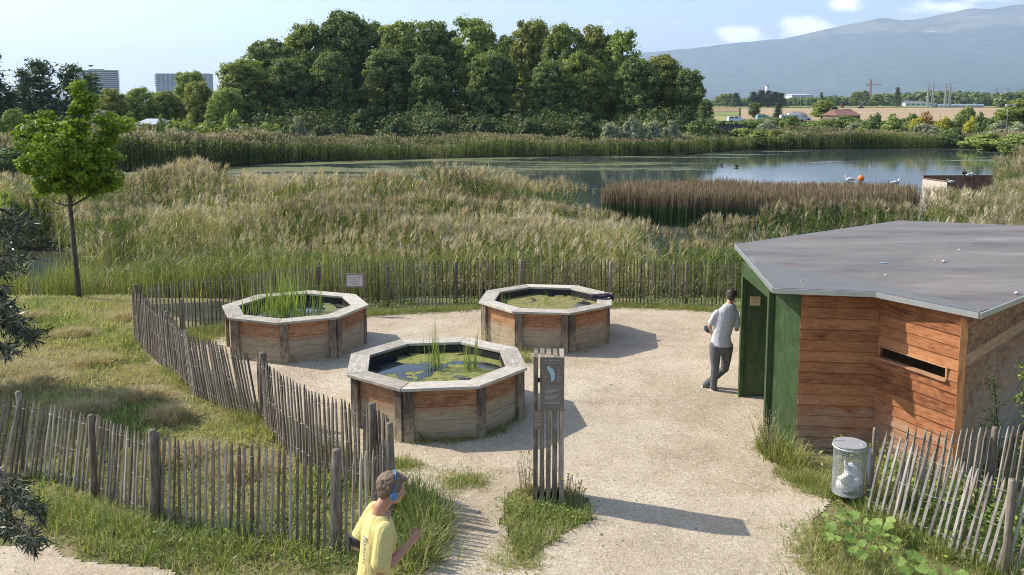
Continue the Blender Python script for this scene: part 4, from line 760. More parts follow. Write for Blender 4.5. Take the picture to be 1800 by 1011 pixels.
# jacket on the rim of the back tank
def jacket():
    p = G(1056, 522, .86); mb = MB(1); r = random.Random(4)
    for k in range(9): mb.ball((r.uniform(-.16, .16), r.uniform(-.05, .05), .03+r.uniform(-.01, .02)), (r.uniform(.06, .11), r.uniform(.04, .07), r.uniform(.03, .05)), n=12)
    mb.tube([(.08, .02, .05), (.2, -.02, .04), (.27, -.04, -.06)], [.045, .04, .03], 8); mb.tube([(-.1, -.05, .03), (.0, -.11, .02), (.1, -.1, .03)], [.04, .035, .03], 8)
    o = fuse(mb, 'jacket', plain('dark_cloth', (.022, .018, .032), .95, var=.35, sc_=14, bmp=.006), None, .012, 3); o.location = p; tag(o, 'crumpled dark jacket lying on the rim of the back tank', 'jacket')
jacket()
# ------------------------------------------------------------------ paling fences
M_pale = wood('fence_pale', ((.13, .105, .08), (.29, .245, .19), (.48, .43, .36)), rough=.9, streak=8, tintamt=1.1)
M_paleshade = wood('dark_pale', ((.085, .068, .052), (.19, .155, .12), (.32, .275, .22)), rough=.9, streak=8, tintamt=1.)  # same wood as the other pales, darkened to paint in their shadow side
M_paled = wood('silver_pale', ((.17, .15, .13), (.34, .31, .28), (.52, .49, .45)), rough=.85, streak=8, tintamt=.9)
M_fpost = wood('fence_post', ((.09, .07, .052), (.20, .165, .125), (.34, .3, .24)), rough=.9, streak=6)
M_wire = plain('wire', (.42, .40, .36), .6, .2)
def fence(label, top, posts, seed, lean=lambda f: 0., gap=.088, h=1.12, zt=1.15, wob=.04, mat=None):
    """top: the line of the fence on the ground; posts: (x, y, height, radius)"""
    rs = RS(seed); root = T('paling_fence', label, 'fence', (0, 0, 0), 0, 'paling fences round the yard'); P = np.array(top); L = np.hypot(*np.diff(P, axis=0).T); c = np.concatenate([[0], np.cumsum(L)]); n = int(c[-1]/gap); pm = MB(seed); wpts = [[], [], []]
    for i in range(n):
        s = (i+.5)*gap+rs.uniform(-.006, .006); f = s/c[-1]; x, y = np.interp(s, c, P[:, 0]), np.interp(s, c, P[:, 1]); x2, y2 = np.interp(s+.05, c, P[:, 0]), np.interp(s+.05, c, P[:, 1]); e = norm(np.array((x2-x, y2-y, 0))); nn = np.array((-e[1], e[0], 0)); z = float(gz(x, y))
        ln = lean(f)+rs.normal(0, .008)+.010*math.sin(i*.23); hh = h+.02*math.sin(i*.21+seed)+rs.uniform(-wob, wob)*.5; up = norm(np.array((0, 0, 1.))+e*ln+nn*rs.normal(0, .008)); b = np.array((x, y, z-.05)); w = rs.uniform(.012, .0185); th = rs.uniform(.009, .014)
        side = norm(e-up*(e@up)); fr = np.cross(up, side); bow = nn*rs.normal(0, .008); tw = rs.uniform(.8, 1.)
        q0 = b; q1 = b+up*hh*.93; q2 = b+up*(hh+.03); mid = b+up*hh*.5+bow; tint = rs.rand()
        def ring(c0, w0, t0): return [c0-side*w0-fr*t0, c0+side*w0-fr*t0, c0+side*w0+fr*t0, c0-side*w0+fr*t0]
        R0, R1, R2, R3 = ring(q0, w, th), ring(mid, w*tw, th), ring(q1, w*tw*.95, th*.9), ring(q2, w*.25, th*.5); pm.hexa(R0+R1, tint, 2); pm.hexa(R1+R2, tint, 2); pm.hexa(R2+R3, tint, 2)
        for k, zz in enumerate((.86, .50, .15)): wpts[k].append(b+up*(hh*zz+.05)+fr*(.018*(1 if i % 2 else -1)))
    pm.build('pales', mat or M_pale, root); wm = MB(seed)
    for w_ in wpts: wm.tube(w_, .0028, 4, cap=False)
    wm.build('wire', M_wire, root)
    for (x, y, hp, r) in posts:
        m = MB(int(abs(x*100))); l1, l2 = rs.normal(0, .012, 2); z = float(gz(x, y)); m.tube([(0, 0, -.1), (l1*.5, l2*.5, hp*.5), (l1*hp, l2*hp, hp-.01), (l1*hp, l2*hp, hp)], [r, r*.98, r*.93, r*.8], 9); o = m.build('post', M_fpost, root); o.location = (x, y, z)
    return root
def TL_(pts, z=1.13): return [G(u, v, z)[:2] for u, v in pts]
FB = TL_([(231, 506), (253, 499), (333, 487), (433, 477), (533, 464), (620, 458), (700, 455), (850, 454), (1000, 453), (1200, 455), (1300, 458)])
FD = TL_([(231, 506), (262, 527), (291.5, 549), (339, 582), (397, 603), (456, 617), (475, 640), (500, 660), (551, 684), (632, 706), (661, 714), (692, 742)])
FF = TL_([(-140, 684), (-60, 684), (7, 687), (67, 696), (110, 707), (160, 721), (200, 736), (247, 754), (333, 764), (433, 776), (567, 794), (600, 798), (635, 790), (661, 779), (690, 752)])
def post_at(u, v, hp=1.16, r=.045): g = G(u, v, hp-.02); return (g[0], g[1], hp, r)
fence('back fence of grey chestnut pales along the reeds, a paper notice on it', FB, [post_at(238, 502, 1.2, .05), post_at(680, 470, 1.0, .04), post_at(802, 462, 1.05, .05), post_at(917, 457, 1.1), post_at(1073, 462, 1.05, .05), post_at(1208, 462, 1.05), post_at(560, 470, 1.), post_at(320, 528, .9, .03)], 11, mat=M_paleshade)
fence('left fence of dark dense pales running diagonally past the ponds', FD, [post_at(291, 549, 1.12, .05), post_at(459, 622, 1.12, .062), post_at(653, 712, 1.2, .05), post_at(688, 746, 1.14, .045)], 12, lambda f: -.25*math.sin(min(1, max(0, f*1.5-.2))*3.14)-.02, gap=.078, mat=M_paleshade)
fence('front left fence of brown pales above the grassy path edge', FF, [post_at(35, 690, 1.12, .036), post_at(158, 733, 1.12, .042), post_at(266, 758, 1.15, .05), post_at(276, 762, 1.08, .036), post_at(590, 795, 1.16, .052)], 13, lambda f: np.interp(f, [0, .35, .5, .6, 1], [.27, .24, .17, .05, .04]), wob=.03, gap=.085)
FR1 = TL_([(1527, 740), (1577, 759), (1614, 774), (1658, 787), (1720, 812), (1775, 831), (1860, 860), (1960, 900)], 1.12)
FR2 = TL_([(1575, 747), (1610, 746), (1650, 750), (1702, 746), (1793, 740), (1900, 735), (2000, 728)], 1.12)
fence('near right fence of silvery pales leaning right, next to the litter bin', FR1, [post_at(1778, 842, 1.1, .04), post_at(1536, 752, 1.0, .024)], 14, lambda f: .19, wob=.02, mat=M_paled)
fence('short dark fence of pales against the hut wall on the right', FR2, [post_at(1745, 750, 1.1, .04)], 15, lambda f: .10, wob=.02)
# ------------------------------------------------------------------ notices
M_notice = plain('paper', (.62, .58, .52), .8, var=.05); M_ink = plain('ink', (.08, .07, .06), .8); M_frame = wood('notice_board', ((.2, .15, .11), (.34, .27, .21), (.42, .36, .3)))
def notice(name, label, c, w, h, rz, lines, backing=True, pap=M_notice):
    root = T(name, label, 'sign', c, rz)
    if backing: b = MB(2); b.box((0, .012, 0), (w*1.22, .018, h*1.28)); b.build('board', M_frame, root)
    p = MB(3); p.box((0, 0, .0), (w, .005, h)); p.build('sheet', pap, root)
    for (s, z, sz) in lines: text_mesh(s, sz, 'lettering', M_ink, root, (0, -.004, z), (math.pi/2, 0, 0))
    return root
g = G(624, 483, .95); notice('notice', 'cream paper notice in a wooden frame on the back fence', (g[0], g[1]-.06, .82), .36, .26, .05, (('AVIS AUX VISITEURS', .08, .030), ('Merci de respecter la nature', .035, .022), ('Chiens tenus en laisse', -.02, .024), ('Ne pas toucher aux plantes', -.062, .02), ('ni aux animaux', -.095, .02)))
# ------------------------------------------------------------------ information post
M_slat = wood('post_slats', ((.12, .095, .07), (.29, .235, .175), (.44, .38, .31)), rough=.85, streak=9, tintamt=.8, grey=(.42, .41, .39), greyamt=-.1)
M_plate = plain('plate_brown', (.17, .155, .145), .35, .35, .06); M_let = plain('pale_lettering', (.5, .49, .46), .5, var=.02); M_lake = plain('lake_blue', (.36, .52, .58), .5, var=.04); M_red = plain('rose_lettering', (.5, .3, .27), .5)
def infopost():
    b = G(938, 888); root = T('information_post', 'tall slatted wooden post with a grey lake map panel', 'sign', (b[0]-.01, b[1], 0), math.radians(-2)); H_ = 1.86; r = random.Random(3)
    for k in range(5):
        m = MB(40+k); m.box((.03+k*.079, .19, H_/2+r.uniform(-.004, .004)-.05), (.055, .38, H_+.1)); m.build('slat', M_slat, root, .003)
    m = MB(17); m.box((.19, .24, 1.5), (.30, .03, .05)); m.build('crossbar', M_slat, root)
    pl = MB(8); pl.box((.235, -.006, H_-.33), (.265, .008, .66)); p = pl.build('panel', M_plate, root)
    y = -.0105; X = lambda f: .235-.1325+.265*f; Z = lambda f: H_-.66*f; rot = (math.pi/2, 0, 0)
    text_mesh('Lac des Vernes', .033, 'title', M_let, p, (X(.08), y, Z(.055)), rot, align='LEFT'); text_mesh('Plan du cheminement', .0185, 'subtitle', M_let, p, (X(.08), y, Z(.105)), rot, align='LEFT')
    lk = MB(9); out = [(.36, .24), (.46, .25), (.55, .32), (.59, .41), (.585, .49), (.53, .56), (.44, .585), (.415, .57), (.43, .5), (.40, .42), (.34, .35), (.27, .31), (.24, .25), (.27, .205), (.33, .20)]
    n = len(out); vs = [(X(a), y-.0005, Z(b_*.78)) for a, b_ in out]+[(X(a), y+.003, Z(b_*.78)) for a, b_ in out]; lk.add(vs, [tuple(range(n))[::-1]]+[(i, (i+1) % n, n+(i+1) % n, n+i) for i in range(n)]); lk.build('lake_map', M_lake, p)
    tx = MB(10)
    def line(f0, f1, z, t=.0028): tx.box(((X(f0)+X(f1))/2, y, Z(z)), (X(f1)-X(f0), .001, t))
    for k in range(9): line(.70, .70+r.uniform(.1, .22), .19+k*.032)
    for k in range(4): line(.08, .08+r.uniform(.06, .12), .24+k*.06)
    line(.07, .9, .535, .002)
    for k in range(14): line(.16, .16+r.uniform(.5, .7) if k % 5 != 4 else .5, .57+k*.0225)
    line(.82, .92, .955)
    tx.build('small_print', M_let, p)
    q = MB(11); q.box((.062, -.006, 1.08), (.125, .008, .24)); q2 = q.build('small_plate', M_plate, root); t2 = MB(12)
    for k in range(9): t2.box((.05+r.uniform(0, .01), -.0108, 1.17-k*.018), (.05+r.uniform(0, .02), .001, .005))
    t2.build('small_print', M_red, q2)
infopost()
# ------------------------------------------------------------------ hut
M_plank = wood('hut_planks', ((.11, .038, .018), (.31, .12, .048), (.46, .21, .09)), grey=(.42, .34, .25), greyamt=-.12, lo=-.1, hi=1.4, streak=12, tintamt=.8, stain=(2.4, .64, (.07, .035, .02), .6))
M_plankw = wood('hut_planks_weathered', ((.13, .06, .03), (.42, .21, .10), (.62, .37, .20)), grey=(.42, .34, .25), greyamt=.0, lo=.1, hi=2.6, streak=10, tintamt=.8, stain=(3., .55, (.09, .06, .045), .7))
M_green = wood('green_paint', ((.028, .055, .020), (.05, .085, .034), (.085, .13, .055)), rough=.5, streak=3, tintamt=.3, bmp=.0008, stain=(6., .68, (.09, .17, .09), .5))
M_corner = wood('corner_board', ((.25, .11, .045), (.42, .2, .08), (.55, .31, .14)), streak=8)
M_zinc = plain('zinc_trim', (.55, .56, .57), .35, .7, .08)
def roofmat():
    m, nt, N, L, P = new_mat('roof_membrane'); p = objcoord(N); r = ramp(N, [(.3, (.095, .083, .074)), (.45, (.165, .142, .125)), (.58, (.205, .18, .158)), (.72, (.30, .27, .24))]); L.new(noise(N, L, scaled(N, L, p, (.35, 1.1, 1)), 1.2, 8, .65, .4), r.inputs[0])
    f = noise(N, L, scaled(N, L, p, (2, 18, 1)), 3, 4, .7); sp = ramp(N, [(.66, (0, 0, 0)), (.72, (.6, .6, .6))]); L.new(noise(N, L, p, 26, 2, .5), sp.inputs[0])
    c = mixc(N, L, .35, r.outputs[0], f, 'OVERLAY'); L.new(c, P.inputs['Base Color']); P.inputs['Roughness'].default_value = .6; bump(N, L, f, .25, .004, P); return m
def hut():
    RH = 2.3; c = np.array((6., 14.5)); root = T('bird_hide', 'low timber bird hide with flat grey roof and green entrance', 'hut', (6., 14.5, 0)); W = lambda q: (q[0]-6., q[1]-14.5)
    roof = [G(u, v, RH+.06)[:2] for u, v in ((1293, 430), (1360, 507), (1540, 514), (1722, 551), (1800, 520))]; roof += [(8.6, 12.8), (11.5, 14.5)]; roof += [G(u, v, RH+.06)[:2] for u, v in ((1960, 402), (1800, 397), (1582, 388))]
    ro = MB(1); ro.prism([W(q) for q in roof], RH, RH+.06); rf = ro.build('roof', roofmat(), root)
    ed = MB(2); n = len(roof)
    for i in range(n):
        a, b = np.array(W(roof[i])), np.array(W(roof[(i+1) % n])); e = norm(b-a); o = np.array((-e[1], e[0])); o = o if o@((a+b)/2) > 0 else -o; ed.bar((*(a+o*.012), RH+.028), (*(b+o*.012), RH+.030), .020, .068)
    ed.build('roof_edge', M_zinc, rf)
    # darker strip of new membrane along the front
    st = MB(3); s = [G(u, v, RH+.064)[:2] for u, v in ((1326, 459), (1363, 506), (1540, 513), (1720, 549), (1738, 543), (1560, 503), (1500, 491))]; st.prism([W(q) for q in s], RH+.062, RH+.066); st.build('membrane_strip', plain('new_membrane', (.15, .15, .145), .7, var=.14, sc_=4), rf)
    def wall(name, a, b, z0, z1, mat, bh=.155, th=.03, back=True, hole=None, seed=5, tilt=.016):
        a, b = np.array(a), np.array(b); e = norm(b-a); L = np.linalg.norm(b-a); yaw = math.atan2(e[1], e[0]); m = MB(seed); z = z0; r = random.Random(seed)
        while z < z1-.01:
            t = min(z+bh-.007, z1); segs = [(0, L)]
            if hole and t > hole[2] and z < hole[3]: segs = [(0, hole[0]), (hole[1], L)]
            for s0, s1 in segs:
                if hole and segs != [(0, L)]:
                    zz0, zz1 = z, t
                y0 = r.uniform(-.002, .002); P = [(s0, y0-tilt, z), (s1, y0-tilt, z), (s1, th, z), (s0, th, z), (s0, y0, t), (s1, y0, t), (s1, th, t), (s0, th, t)]; m.hexa(P, axis=0)
            z += bh
        o = m.build(name, mat, root, .002); o.location = (*W(a), 0); o.rotation_euler = (0, 0, yaw); return o
    P1, P2_, P3 = G(1301, 699)[:2], G(1346, 766)[:2], G(1398, 791)[:2]; P4 = G(1533, 797)[:2]; P5 = G(1697, 552, 2.30)[:2]; P6 = np.array((7.4, 12.35)); P6 = P5+norm(P6-P5)*3.4
    E1 = (10.9, 14.6)
    wall('side_wall', P3, P4, .06, RH-.005, M_plank, seed=51)
    L45 = np.linalg.norm(P5-P4)
    w = wall('slit_wall', P4+np.array((.004, 0)), P5, .06, RH-.005, M_plank, hole=(.06, L45*.84, 1.43, 1.55), seed=54, bh=.150)
    # observation slit: dark box with sill and frame
    fm = MB(6); za, zb = 1.41, 1.553
    x0, x1 = .06, L45*.84
    fm.box(((x0+x1)/2, -.012, za-.012), (x1-x0+.06, .09, .022)); fm.box(((x0+x1)/2, 0, zb+.012), (x1-x0+.06, .055, .022)); fm.box((x0-.012, 0, (za+zb)/2), (.022, .055, zb-za)); fm.box((x1+.012, 0, (za+zb)/2), (.022, .055, zb-za)); fm.build('slit_frame', M_plankw, w)
    wall('weathered_wall', P5, P6, .06, RH-.005, M_plankw, seed=57)
    yaw = math.atan2(*(P5-P4)[::-1]); cb = MB(9); cb.box((0, 0, RH/2), (.085, .085, RH-.02)); o = cb.build('corner_board', M_corner, root, .003); o.location = (*W(P5), 0); o.rotation_euler = (0, 0, yaw+.7)
    wall('back_wall', P6, E1, .06, RH-.005, M_plankw, seed=58); q = G(1800, 400, 2.3)[:2]; wall('back_wall', E1, q+np.array((-.3, -.4)), .06, RH-.005, M_plankw, seed=59); wall('back_wall', q+np.array((-.3, -.4)), np.array((8.0, 18.9)), .06, RH-.005, M_plankw, seed=60); wall('back_wall', np.array((8., 18.9)), np.array((4.5, 15.4)), .06, RH-.005, M_plankw, seed=61)
    # green entrance
    def gwall(name, a, b, z0, z1, seed, th=.03):
        a, b = np.array(a), np.array(b); e = norm(b-a); L = np.linalg.norm(b-a); m = MB(seed); n = max(1, round(L/.2))
        m.hexa([(0, 0, z0), (L, 0, z0), (L, th, z0), (0, th, z0), (0, 0, z1), (L, 0, z1), (L, th, z1), (0, th, z1)], axis=2)
        o = m.build(name, M_green, root, .002); o.location = (*W(a), 0); o.rotation_euler = (0, 0, math.atan2(e[1], e[0])); return o
    gwall('green_wall', P2_+np.array((.03, 0)), P3-np.array((.004, 0)), .03, RH-.01, 71)
    gi = P1+np.array((.045, .0)); gwall('inner_wall', gi, gi+np.array((1.5, -.12)), .03, RH-.005, 72)
    fr = MB(73); e = norm(P2_-P1)
    fr.hexa([(*W(P1+np.array(o_)), z) for z in (.0, RH-.01) for o_ in ((-.03, -.03), (.035, -.03), (.035, .06), (-.03, .06))], axis=2); fr.build('door_post', M_green, root, .003)
    fr = MB(74); fr.hexa([(*W(P2_+np.array(o_)), z) for z in (.0, RH-.01) for o_ in ((-.035, -.035), (.04, -.035), (.04, .05), (-.035, .05))], axis=2); fr.build('door_post', M_green, root, .003)
    fr = MB(75); a = P1+e*.06; b = P2_-e*.05; fr.bar((*W(a), RH-.12), (*W(b), RH-.12), .06, .22); fr.build('lintel', M_green, root, .003)
    fl = MB(76); fl.prism([W(q_) for q_ in (P1, P2_, P3, P4, P5, P6, E1, (10.6, 18), (8, 18.9), (4.6, 15.3))], .0, .02); fl.build('floor', M_gravel, root)
    return gi
gi = hut()
g = A(1327, 529, 14.08); notice('notice', 'small yellow paper notice on the green inner wall of the hide', (g[0], gi[1]-.045, g[2]), .17, .15, -.08, (('SILENCE', .045, .025), ('Observation', 0, .02), ('des oiseaux', -.03, .02)), False, plain('yellowed_paper', (.62, .45, .26), .8, var=.06))
def roofbits():
    rs = RS(7); m = plain('stone', (.6, .57, .5), .9)
    for k, (u, v, lb) in enumerate(((1557, 485, 'small pale pebble on the roof near the blue scrap'), (1659, 461, 'largest pale pebble on the roof, right of the middle'), (1686, 441, 'brownish pebble high on the roof right'), (1787, 517, 'white pebble at the right roof corner'), (1606, 411, 'tiny white pebble towards the back of the roof'), (1409, 494, 'tiny white pebble on the front left of the roof'), (1645, 458, 'tiny pebble left of the largest one on the roof'))):
        b = MB(k); s = (.02, .028, .022, .026, .014, .014, .012)[k]; b.ball((0, 0, s*.6), (s*1.2, s, s*.75), n=8); o = b.build('pebble', m); o.location = G(u, v, 2.3+.062); o.location.z = 2.362; tag(o, lb, 'pebble', 'pebbles on the hide roof')
    b = MB(9); b.box((0, 0, .008), (.09, .035, .012)); o = b.build('plastic_scrap', plain('blue_plastic', (.3, .55, .75), .4), None, .003); g = G(1553, 463, 2.362); o.location = g; o.rotation_euler = (0, 0, -.3); tag(o, 'light blue plastic scrap lying on the roof', 'litter')
roofbits()
# ------------------------------------------------------------------ litter bin
def litterbin():
    b = G(1489, 878); R, H_ = .185, .62; root = T('litter_bin', 'round wire mesh litter bin with a zinc lid beside the fence', 'litter bin', (b[0], b[1], .0)); zm = plain('galvanised', (.55, .57, .58), .45, .5, .12); wm = MB(1); z0 = .10
    for k in range(58): a = 2*math.pi*k/58; x, y = R*math.cos(a), R*math.sin(a); wm.tube([(x, y, z0), (x, y, z0+H_)], .0021, 3, cap=False)
    for k in range(30): z = z0+H_*k/29; wm.tube([(R*math.cos(2*math.pi*j/28), R*math.sin(2*math.pi*j/28), z) for j in range(29)], .0021, 3, cap=False)
    wm.build('mesh_basket', zm, root)
    ld = MB(2); ring = [(R+.012)*np.array((math.cos(2*math.pi*j/28), math.sin(2*math.pi*j/28))) for j in range(28)]; ld.prism([tuple(q) for q in ring], z0+H_-.005, z0+H_+.012); ld.tube([(q[0]*.985, q[1]*.985, z0+H_-.03) for q in ring+[ring[0]]], .012, 6, cap=False); ld.box((-.11, .07, z0+H_+.016), (.13, .02, .006)); ld.box((.14, -.06, z0+H_-.01), (.05, .05, .06)); ld.box((-.1, -.14, z0+H_-.02), (.03, .03, .07)); ld.build('lid', zm, root)
    bt = MB(3); bt.prism([tuple(q*.93) for q in ring], z0, z0+.006); bt.build('base_plate', zm, root); sp = MB(4); sp.tube([(R+.04, -.04, -.1), (R+.04, -.04, z0+H_-.04)], .022, 10); sp.build('stake', zm, root)
    mb = MB(5); mb.ball((.06, .0, z0+.22), (.115, .11, .17)); mb.ball((-.02, -.02, z0+.10), (.14, .12, .09)); mb.ball((.08, -.06, z0+.16), (.08, .08, .1)); mb.ball((.02, -.03, z0+.25), (.08, .07, .07)); mb.tube([(-.0, -.03, z0+.28), (-.05, -.05, z0+.36), (-.07, -.04, z0+.43)], [.04, .03, .012], 7)
    o = fuse(mb, 'rubbish_bag', plain('white_plastic', (.72, .73, .73), .35, var=.1, sc_=12, bmp=.01), None, .01, 2); o.location = root.location; tag(o, 'white plastic bag of rubbish inside the mesh bin', 'bag')
    c = MB(6); a = .6; Rm = np.array(Matrix.Rotation(-.6, 3, 'Y')); c.box((-.07, -.07, z0+.2), (.13, .1, .09), Rm); o = c.build('carton', plain('white_card', (.75, .74, .7), .6), None, .006); o.location = root.location; tag(o, 'tilted white carton beside the bag in the mesh bin', 'carton')
litterbin()
# ------------------------------------------------------------------ vine with big leaves, weeds, flowers
def leafpoly(rs, s):
    n = 16; out = []
    for k in range(n):
        a = 2*math.pi*k/n; r = s*(.82+.11*math.cos(5*a)+.10*rs.rand()); out.append((r*math.cos(a), r*math.sin(a), .10*s*math.cos(2*a)+.05*s*rs.randn()))
    return out
M_vst = plain('vine_stem', (.2, .24, .08))
def vine():
    rs = RS(31); root = T('squash_vine', 'creeping vine with large pale green lobed leaves beside the right fence', 'plant', (5., 9.9, 0)); mb = MB(2); st = MB(3)
    P = [(1500, 905), (1520, 915), (1505, 930), (1545, 932), (1495, 945), (1530, 945), (1560, 925), (1555, 940), (1470, 945), (1455, 942), (1535, 962), (1552, 965), (1515, 975), (1570, 960), (1580, 985), (1605, 975), (1620, 985), (1625, 1000), (1608, 998), (1665, 1003), (1640, 1007), (1475, 910), (1490, 920), (1515, 955), (1565, 915), (1480, 900), (1450, 905), (1500, 965), (1540, 918), (1528, 930), (1575, 948), (1590, 1003), (1690, 1008), (1460, 925)]
    for k, (u, v) in enumerate(P):
        h = rs.uniform(.10, .26); g = G(u, v, h)-np.array((5., 9.9, 0)); s = rs.uniform(.045, .085)
        nn = norm(np.array((rs.normal(-.15, .25), rs.normal(-.25, .25), 1.))); x = norm(np.cross(nn, rs.normal(0, 1, 3))); y = np.cross(nn, x); L = leafpoly(rs, s); vs = [g+x*a+y*b+nn*c for a, b, c in L]+[g-nn*s*.12]; n = len(L)
        mb.add(vs, [(i, (i+1) % n, n) for i in range(n)], None, rs.rand()); st = MB(3); st.tube([(g[0]+rs.normal(0, .03), g[1]+.04, float(0)), g*np.array((1, 1, .6)), g], [.004, .003, .002], 4); st.build('stem', M_vst, root)
    mb.build('leaves', leafmat('vine_leaves', [(0, (.13, .22, .04)), (.6, (.24, .34, .08)), (1, (.36, .42, .10))], .3), root)
vine()
def broadweeds(name, pts, n, s, h, seed, mat, label, cat='weeds', wd=.12):
    rs = RS(seed); x, y = line_pts(rs, pts, n, wd); z = gz(x, y)+h*rs.rand(n)**1.3; p = np.stack([x, y, z], -1); nr = norm(rs.normal(0, .5, (n, 3))+np.array((0, -.1, 1.))); a = norm(np.cross(nr, rs.normal(0, 1, (n, 3)))); b = np.cross(nr, a); q = s*rs.uniform(.5, 1.3, (n, 1))
    V = np.stack([p-a*q, p-b*q*.45, p+a*q, p+b*q*.45], 1); tag(quads(name, V, rs.rand(n), mat), label, cat, kind='stuff')
M_weed = foliage('weed_leaves', (.025, .045, .012), (.05, .085, .02), (.10, .135, .035), .3)
broadweeds('broad_weeds', P2((1560, 830), (1650, 880), (1720, 930), (1800, 960)), 4200, .035, .34, 41, M_weed, 'leafy green weeds growing behind the right fence', wd=.45)
broadweeds('fence_weeds', P2((640, 552), (760, 546), (900, 538), (1100, 538), (1300, 546)), 2600, .028, .35, 42, M_weed, 'low leafy weeds along the foot of the back fence', wd=.13)
broadweeds('post_weeds', P2((890, 890), (920, 900), (990, 905), (1025, 900)), 700, .02, .12, 43, M_weed, 'small leafy weeds around the foot of the information post', wd=.13)
broadweeds('verge_weeds', P2((120, 900), (285, 945), (440, 968), (605, 990), (700, 930), (740, 900)), 1500, .024, .16, 44, M_weed, 'broad leaved weeds among the grass below the front left fence', wd=.22)
broadweeds('hay_heaps', P2((0, 650), (60, 670)), 10, .02, .05, 45, M_weed, 'few weeds in the lawn')
M_stalk = plain('dry_stalk', (.30, .24, .13), .9); M_petal = plain('yellow_petal', (.75, .5, .03), .7)
def stalks(name, label, base, n, h, seed, mat=None, spread=.12, t0=.66, t1=.92, flower=0):
    rs = RS(seed); mb = MB(seed); root = T(name, label, 'plant', tuple(base)); fl = MB(seed+1)
    for k in range(n):
        a = rs.uniform(0, 6.28); r = spread*rs.rand(); l = rs.uniform(.05, .45); z = rs.uniform(0, 6.28); hh = h*rs.uniform(.5, 1.05); p = np.array((r*math.cos(a), r*math.sin(a), 0)); q = p+np.array((l*math.cos(z)*hh, l*math.sin(z)*hh, hh)); m = (p+q)/2+np.array((0, 0, .06*hh)); mb = MB(seed+k); mb.tube([p, m, q], [.004, .003, .0015], 4, cap=False)
        for j in range(7):
            f = rs.uniform(.45, 1); c = m+(q-m)*(f*2-1) if f > .5 else p+(m-p)*f*2; d = norm(rs.normal(0, 1, 3)+np.array((0, 0, .8)))*rs.uniform(.02, .05); mb.tube([c, c+d], [.004, .002], 4, cap=False)
        mb.build('stem', mat or M_stalk, root)
        if flower and k < flower: fb = MB(k); fb.ball(q+np.array((0, 0, .01)), (.018, .018, .010), n=8); fb.build('flower', M_petal, root)
stalks('dry_weed', 'tall dry weed stalks to the left of the information post', G(925, 872), 14, .62, 5); stalks('flowering_weed', 'brown weed stalks with small yellow flowers right of the information post', G(1012, 893), 18, .42, 6, flower=4)
stalks('grass_tussock', 'tussock of long dry grass stems at the green hide corner', G(1345, 795), 36, .62, 7, plain('dry_grass', (.34, .31, .14), .9), .15); stalks('dry_weed', 'thin pale weeds in front of the side of the back tank', G(860, 618), 14, .55, 8, plain('pale_stalk', (.4, .36, .2), .9), .2)
def sprig(u, v, vtop, d, seed, label):
    rs = RS(seed); b = A(u, v, d); b[2] = 0; t = A(u-5, vtop, d)-b; root = T('wild_shrub', label, 'shrub', tuple(b)); mb = MB(seed); V = []; tt = []; mb.tube([(0, 0, 0), t*.5+np.array((.03, 0, 0)), t], [.012, .008, .003], 5)
    for k in range(26):
        f = rs.uniform(.25, 1); p = t*f; q = p+np.array((rs.normal(0, .2), rs.normal(0, .12), rs.uniform(.0, .22)))*(1.25-f); mb.tube([p, q], [.004, .002], 4, cap=False)
        for j in range(16): c = p+(q-p)*rs.rand()+rs.normal(0, .025, 3); n = norm(rs.normal(0, 1, 3)+np.array((0, 0, 1))); a = norm(np.cross(n, rs.normal(0, 1, 3)))*.018; bb = np.cross(n, a)*.6; V.append([c-a, c-bb, c+a, c+bb]); tt.append(rs.rand())
    quads('foliage', V, tt, M_f['light'], root); mb.build('stems', M_barkdark, root)
sprig(1752, 905, 668, 10.6, 3, 'thin wild shrub with small leaves rising before the weathered hide wall'); sprig(1800, 930, 640, 10.2, 4, 'wild shrub with reddish stalks at the right edge')
# ------------------------------------------------------------------ people
M_skin = plain('skin', (.52, .30, .21), .55, var=.06, sc_=9); M_skin2 = plain('tanned_skin', (.46, .23, .15), .5, var=.08, sc_=14)
def V3(*a): return np.array(a, float)
def limb(mb, pts, rads, n=14): mb.tube(pts, rads, n); [mb.ball(p, r*1.0, n=n) for p, r in zip(pts, rads)]
def hand(mb, w, d, pn, s=1., curl=.8, th=None):
    """wrist w, finger direction d, palm normal pn (palm side), thumb side th"""
    d = norm(np.array(d, float)); pn = norm(np.array(pn, float)-d*np.dot(pn, d)); sd = np.cross(d, pn) if th is None else np.array(th, float); sd = norm(sd-d*(sd@d)-pn*(sd@pn))
    R = np.stack([sd, pn, d], 1); mb.ball(w+d*.045*s, (.041*s, .017*s, .05*s), R, 14); mb.ball(w+d*.01*s, (.026*s, .019*s, .03*s), R, 12)
    for k, (o, L) in enumerate(((.030, .072), (.010, .080), (-.010, .074), (-.029, .058))):
        b = w+d*.083*s+sd*o*s; a1 = curl*.55; d1 = d*math.cos(a1)+pn*math.sin(a1); a2 = curl*1.5; d2 = d*math.cos(a2)+pn*math.sin(a2); a3 = curl*2.3; d3 = d*math.cos(a3)+pn*math.sin(a3)
        p1 = b+d1*L*.45*s; p2 = p1+d2*L*.32*s; p3 = p2+d3*L*.25*s; limb(mb, [b-d*.012*s, p1, p2, p3], [.0092*s, .0086*s, .0078*s, .0068*s], 9)
    b = w+d*.028*s+sd*.030*s; p1 = b+norm(d*.6+sd*.8+pn*.35)*.035*s; p2 = p1+norm(d*.9+sd*.25+pn*.5)*.030*s; limb(mb, [b, p1, p2], [.0125*s, .0105*s, .0085*s], 9)
